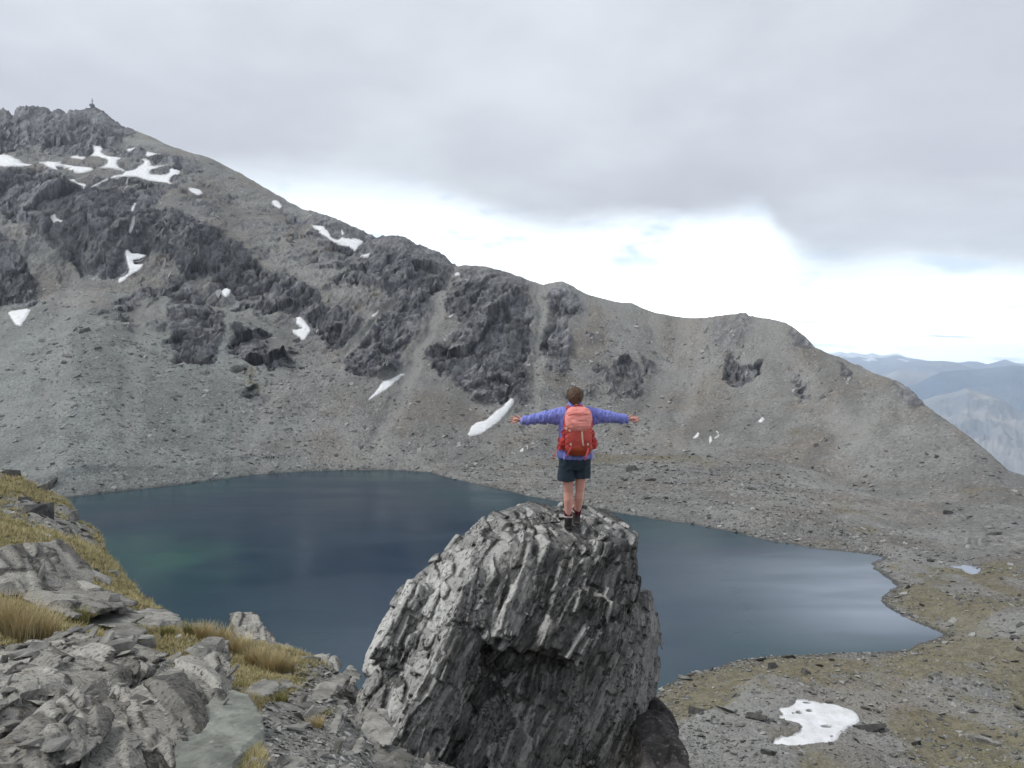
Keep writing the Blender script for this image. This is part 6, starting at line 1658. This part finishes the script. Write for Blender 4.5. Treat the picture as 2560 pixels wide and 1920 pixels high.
# ------------------------------------------------------------------ grass
def blades(n, rad, length, width, rg, lean=0.6, seg=2):
    """curved blades of one tussock: vertices, faces, tip factor, shade"""
    a = rg.uniform(0, 2 * math.pi, n); rr_ = rad * np.sqrt(rg.random(n)) * 0.55
    root = np.stack([np.cos(a) * rr_, np.sin(a) * rr_, np.zeros(n)], 1)
    a2 = a + rg.normal(0, 0.7, n); out_ = np.stack([np.cos(a2), np.sin(a2), np.zeros(n)], 1)
    ln = length * rg.uniform(0.55, 1.1, n); l_ = lean * rg.uniform(0.3, 1.3, n)
    side = np.stack([-np.sin(a2), np.cos(a2), np.zeros(n)], 1) * (width / 2)
    V = []; tip = []
    for k in range(seg + 1):
        t = k / seg
        c = root + np.array([0, 0, 1.0]) * (ln * (t - 0.25 * l_ * t * t))[:, None] + out_ * (ln * l_ * t * t)[:, None]
        w_ = 1 - t * 0.9
        V += [c - side * w_, c + side * w_]; tip += [np.full(n, t)] * 2
    V = np.stack(V, 1).reshape(-1, 3); tip = np.stack(tip, 1).ravel()
    k = 2 * (seg + 1); b = (np.arange(n) * k)[:, None]
    F_ = np.concatenate([b + np.array([[2 * j, 2 * j + 1, 2 * j + 3, 2 * j + 2]]) for j in range(seg)])
    return V, F_, tip, np.repeat(rg.random(n), k)
hill_rocks = [(40, 1190, 30, 'dark rock on the crest of the far grassy mound, left edge'), (110, 1228, 24, 'grey rock on the crest of the far grassy mound, right of the dark one'), (178, 1290, 26, 'grey rock on the brow of the grassy mound above the lake'),
              (215, 1330, 22, 'pale rock jutting from the grassy mound towards the water'), (90, 1285, 34, 'dark ledge across the upper grassy mound'), (150, 1340, 18, 'small grey rock on the grassy mound slope'),
              (228, 1436, 13, 'round dark stone low on the grassy mound'), (225, 1478, 16, 'dark round boulder between mound and low ledge'), (280, 1440, 14, 'grey stone at the water side of the grassy mound'),
              (360, 1510, 26, 'dark rock at the lip above the lake left of the grass band'), (395, 1536, 20, 'pale rock at the lip above the lake, next to the dark one'), (60, 1250, 20, 'small pale rock on the left of the grassy mound')]
for x, y, hw, lab in hill_rocks:
    i = hill_near(x, y); s = hw * Rhf[i] / FPX
    o = link('rock', (DRK if 'dark' in lab else BLK)[srg.integers(3, 7)], loc=HM[i] + np.array([0, 0, 0.05 * s]), rot=(srg.normal(0, 0.15), srg.normal(0, 0.15), srg.uniform(0, 6)), scale=(s * 1.1, s * 0.9, s * 1.2))
    tag(o, lab, 'rock')
tus = [  # x, base row, width px, height px, label, straw?
    (8, 1592, 95, 92, 'tall straw-coloured tussock at the left frame edge', 1), (62, 1602, 100, 92, 'broad straw tussock second from the left frame edge', 1), (112, 1604, 80, 70, 'straw tussock third from the left frame edge, lower', 1),
    (478, 1590, 46, 40, 'small olive tussock at the left end of the skyline grass band', 0), (512, 1600, 60, 46, 'wispy straw tussock on the skyline grass band beside the olive one', 1), (556, 1618, 70, 52, 'dense straw tussock left of centre in the slanting grass band', 1),
    (598, 1640, 76, 54, 'orange-straw tussock in the middle of the slanting grass band, below the pinnacle', 1), (640, 1662, 76, 56, 'straw tussock right of the middle of the slanting grass band', 1), (682, 1684, 78, 60, 'rounded tussock with olive base near the lower end of the grass band', 1), (718, 1690, 50, 52, 'last tussock at the lower right end of the slanting grass band', 1),
    (500, 1706, 64, 24, 'low ochre grass clump at the left of the lower turf strip', 1), (556, 1714, 70, 22, 'low green grass clump in the middle of the lower turf strip', 0), (602, 1722, 50, 20, 'low green grass clump at the right of the lower turf strip', 0),
    (790, 1816, 56, 34, 'brown grass clump in the gravel left of the leaning rock', 1), (700, 1752, 60, 24, 'olive grass clump between slabs above the gravel', 0), (640, 1760, 54, 24, 'ochre grass clump beside the pale boulder in the rubble', 1),
    (330, 1598, 60, 34, 'olive grass clump above the wedge-shaped outcrop', 0), (200, 1560, 56, 36, 'olive grass clump right of the straw tussocks', 0), (590, 1890, 90, 40, 'ochre grass clump at the bottom edge right of the rounded boulder', 1), (250, 1510, 50, 24, 'ochre grass clump beside the low broken ledge', 1),
    (420, 1590, 50, 26, 'green grass clump on the lip left of the skyline grass band', 0),
]
for x, y, wd, ht_, lab, st in tus:
    i = hill_near(x, y); k_ = Rhf[i] / FPX
    n = 340 if ht_ > 40 else 220
    V, F_, tp, sh = blades(n, wd * k_ * 0.55, ht_ * k_ * 1.05, max(0.008, 2.3 * k_), srg, 0.42)
    V[:, 2] -= 0.02
    me = mesh_np('tussock', V, F_, dict(tip=tp, shade=sh), mats=[M['straw'] if st else M['grass']])
    o = link('tussock', me, loc=HM[i]); tag(o, lab, 'grass tussock', 'tussocks on the near hillside')
def turf_cover(name, P_, size, mat, label, nb, rg):
    V, F_, tp, sh = blades(nb * 40, 0.5, 1.0, 0.10, rg, 0.7, 1)
    V = V.reshape(40, nb * 4, 3); tp = tp.reshape(40, -1); sh = sh.reshape(40, -1)
    F1 = F_[:nb]
    q = rg.integers(0, 40, len(P_))
    W_ = V[q] * size[:, None, None] + P_[:, None, :]
    FF = (F1[None] + (np.arange(len(P_)) * nb * 4)[:, None, None]).reshape(-1, 4)
    me = mesh_np(name, W_.reshape(-1, 3), FF, dict(tip=tp[q].ravel(), shade=sh[q].ravel()), mats=[mat])
    return tag(link(name, me), label, kind='stuff')
for nm, seed_, mt_, n_g, lab in (('dry_grass', 1, M['straw'], 8000, 'short straw grass covering the hillside turf'), ('green_grass', 2, M['grass'], 11000, 'short olive grass covering the hillside turf')):
    g_n = fbm(HM, 3.0, 3, 800 + seed_)
    wg = vis * (1 - 0.9 * mound) * np.clip(grs.ravel() - 0.42, 0, 1) * (0.15 + sstep(-0.1, 0.35, g_n)) * (hxf < 1000)
    iv = pick(wg, n_g, srg)
    s_g = np.clip(Rhf[iv] / FPX * srg.uniform(6, 15, len(iv)), 0.05, 0.42)
    turf_cover(nm, between(Ph, iv, srg), s_g, mt_, lab, 7, srg)
wm = ok * (Rgf < 330) * np.clip(tan.ravel() - 0.35, 0, 1) * (pxf > 1600)
iv = pick(wm, 4500, srg)
turf_cover('moraine_grass', between(Pm, iv, srg), srg.uniform(0.18, 0.40, len(iv)), M['grass'], 'ochre alpine grass on the moraine', 6, srg)

# ------------------------------------------------------------------ survey mast on the summit
i = int(np.argmin(np.hypot(pxf - 231, pyf - 268) + np.where(np.abs(Rgf - np.repeat(Rr, NR)) < 14, 0, 1e6)))
mast = empty('summit_mast', XM[i]); tag(mast, 'tiny mast on a low hut-like base on the jagged left summit', 'mast')
mm_, mt__, mp__ = new_mat('mast_grey'); mp__.inputs['Base Color'].default_value = (0.10, 0.11, 0.13, 1)
box('base', (0, 0, 1.2), (5.5, 4.0, 3.6), mm_, mast)
box('pole', (0.3, 0, 6.0), (0.7, 0.7, 6.4), mm_, mast)
box('crossbar', (0.3, 0, 6.2), (2.6, 0.5, 0.5), mm_, mast)
# ------------------------------------------------------------------ haze: one even box of air
hz = bpy.data.materials.new('haze_air'); hz.use_nodes = True
ht = NT(hz.node_tree); ht.n.clear()
pv = ht.new('ShaderNodeVolumePrincipled'); pv.inputs['Color'].default_value = (0.78, 0.88, 1.0, 1)
pv.inputs['Density'].default_value = 8e-5
pv.inputs['Anisotropy'].default_value = 0.7
hout = ht.new('ShaderNodeOutputMaterial'); ht.l.new(pv.outputs[0], hout.inputs['Volume'])
hb = bmesh.new(); bmesh.ops.create_cube(hb, size=1.0)
lo = Vector((-26000, -1500, -620)); hi = Vector((26000, 26000, 760))
for v in hb.verts: v.co = Vector([(lo[i] + hi[i]) / 2 + v.co[i] * (hi[i] - lo[i]) for i in range(3)])
hmesh = bpy.data.meshes.new('haze'); hb.to_mesh(hmesh); hb.free(); hmesh.materials.append(hz)
tag(link('haze', hmesh), 'pale blue mountain haze', kind='stuff')
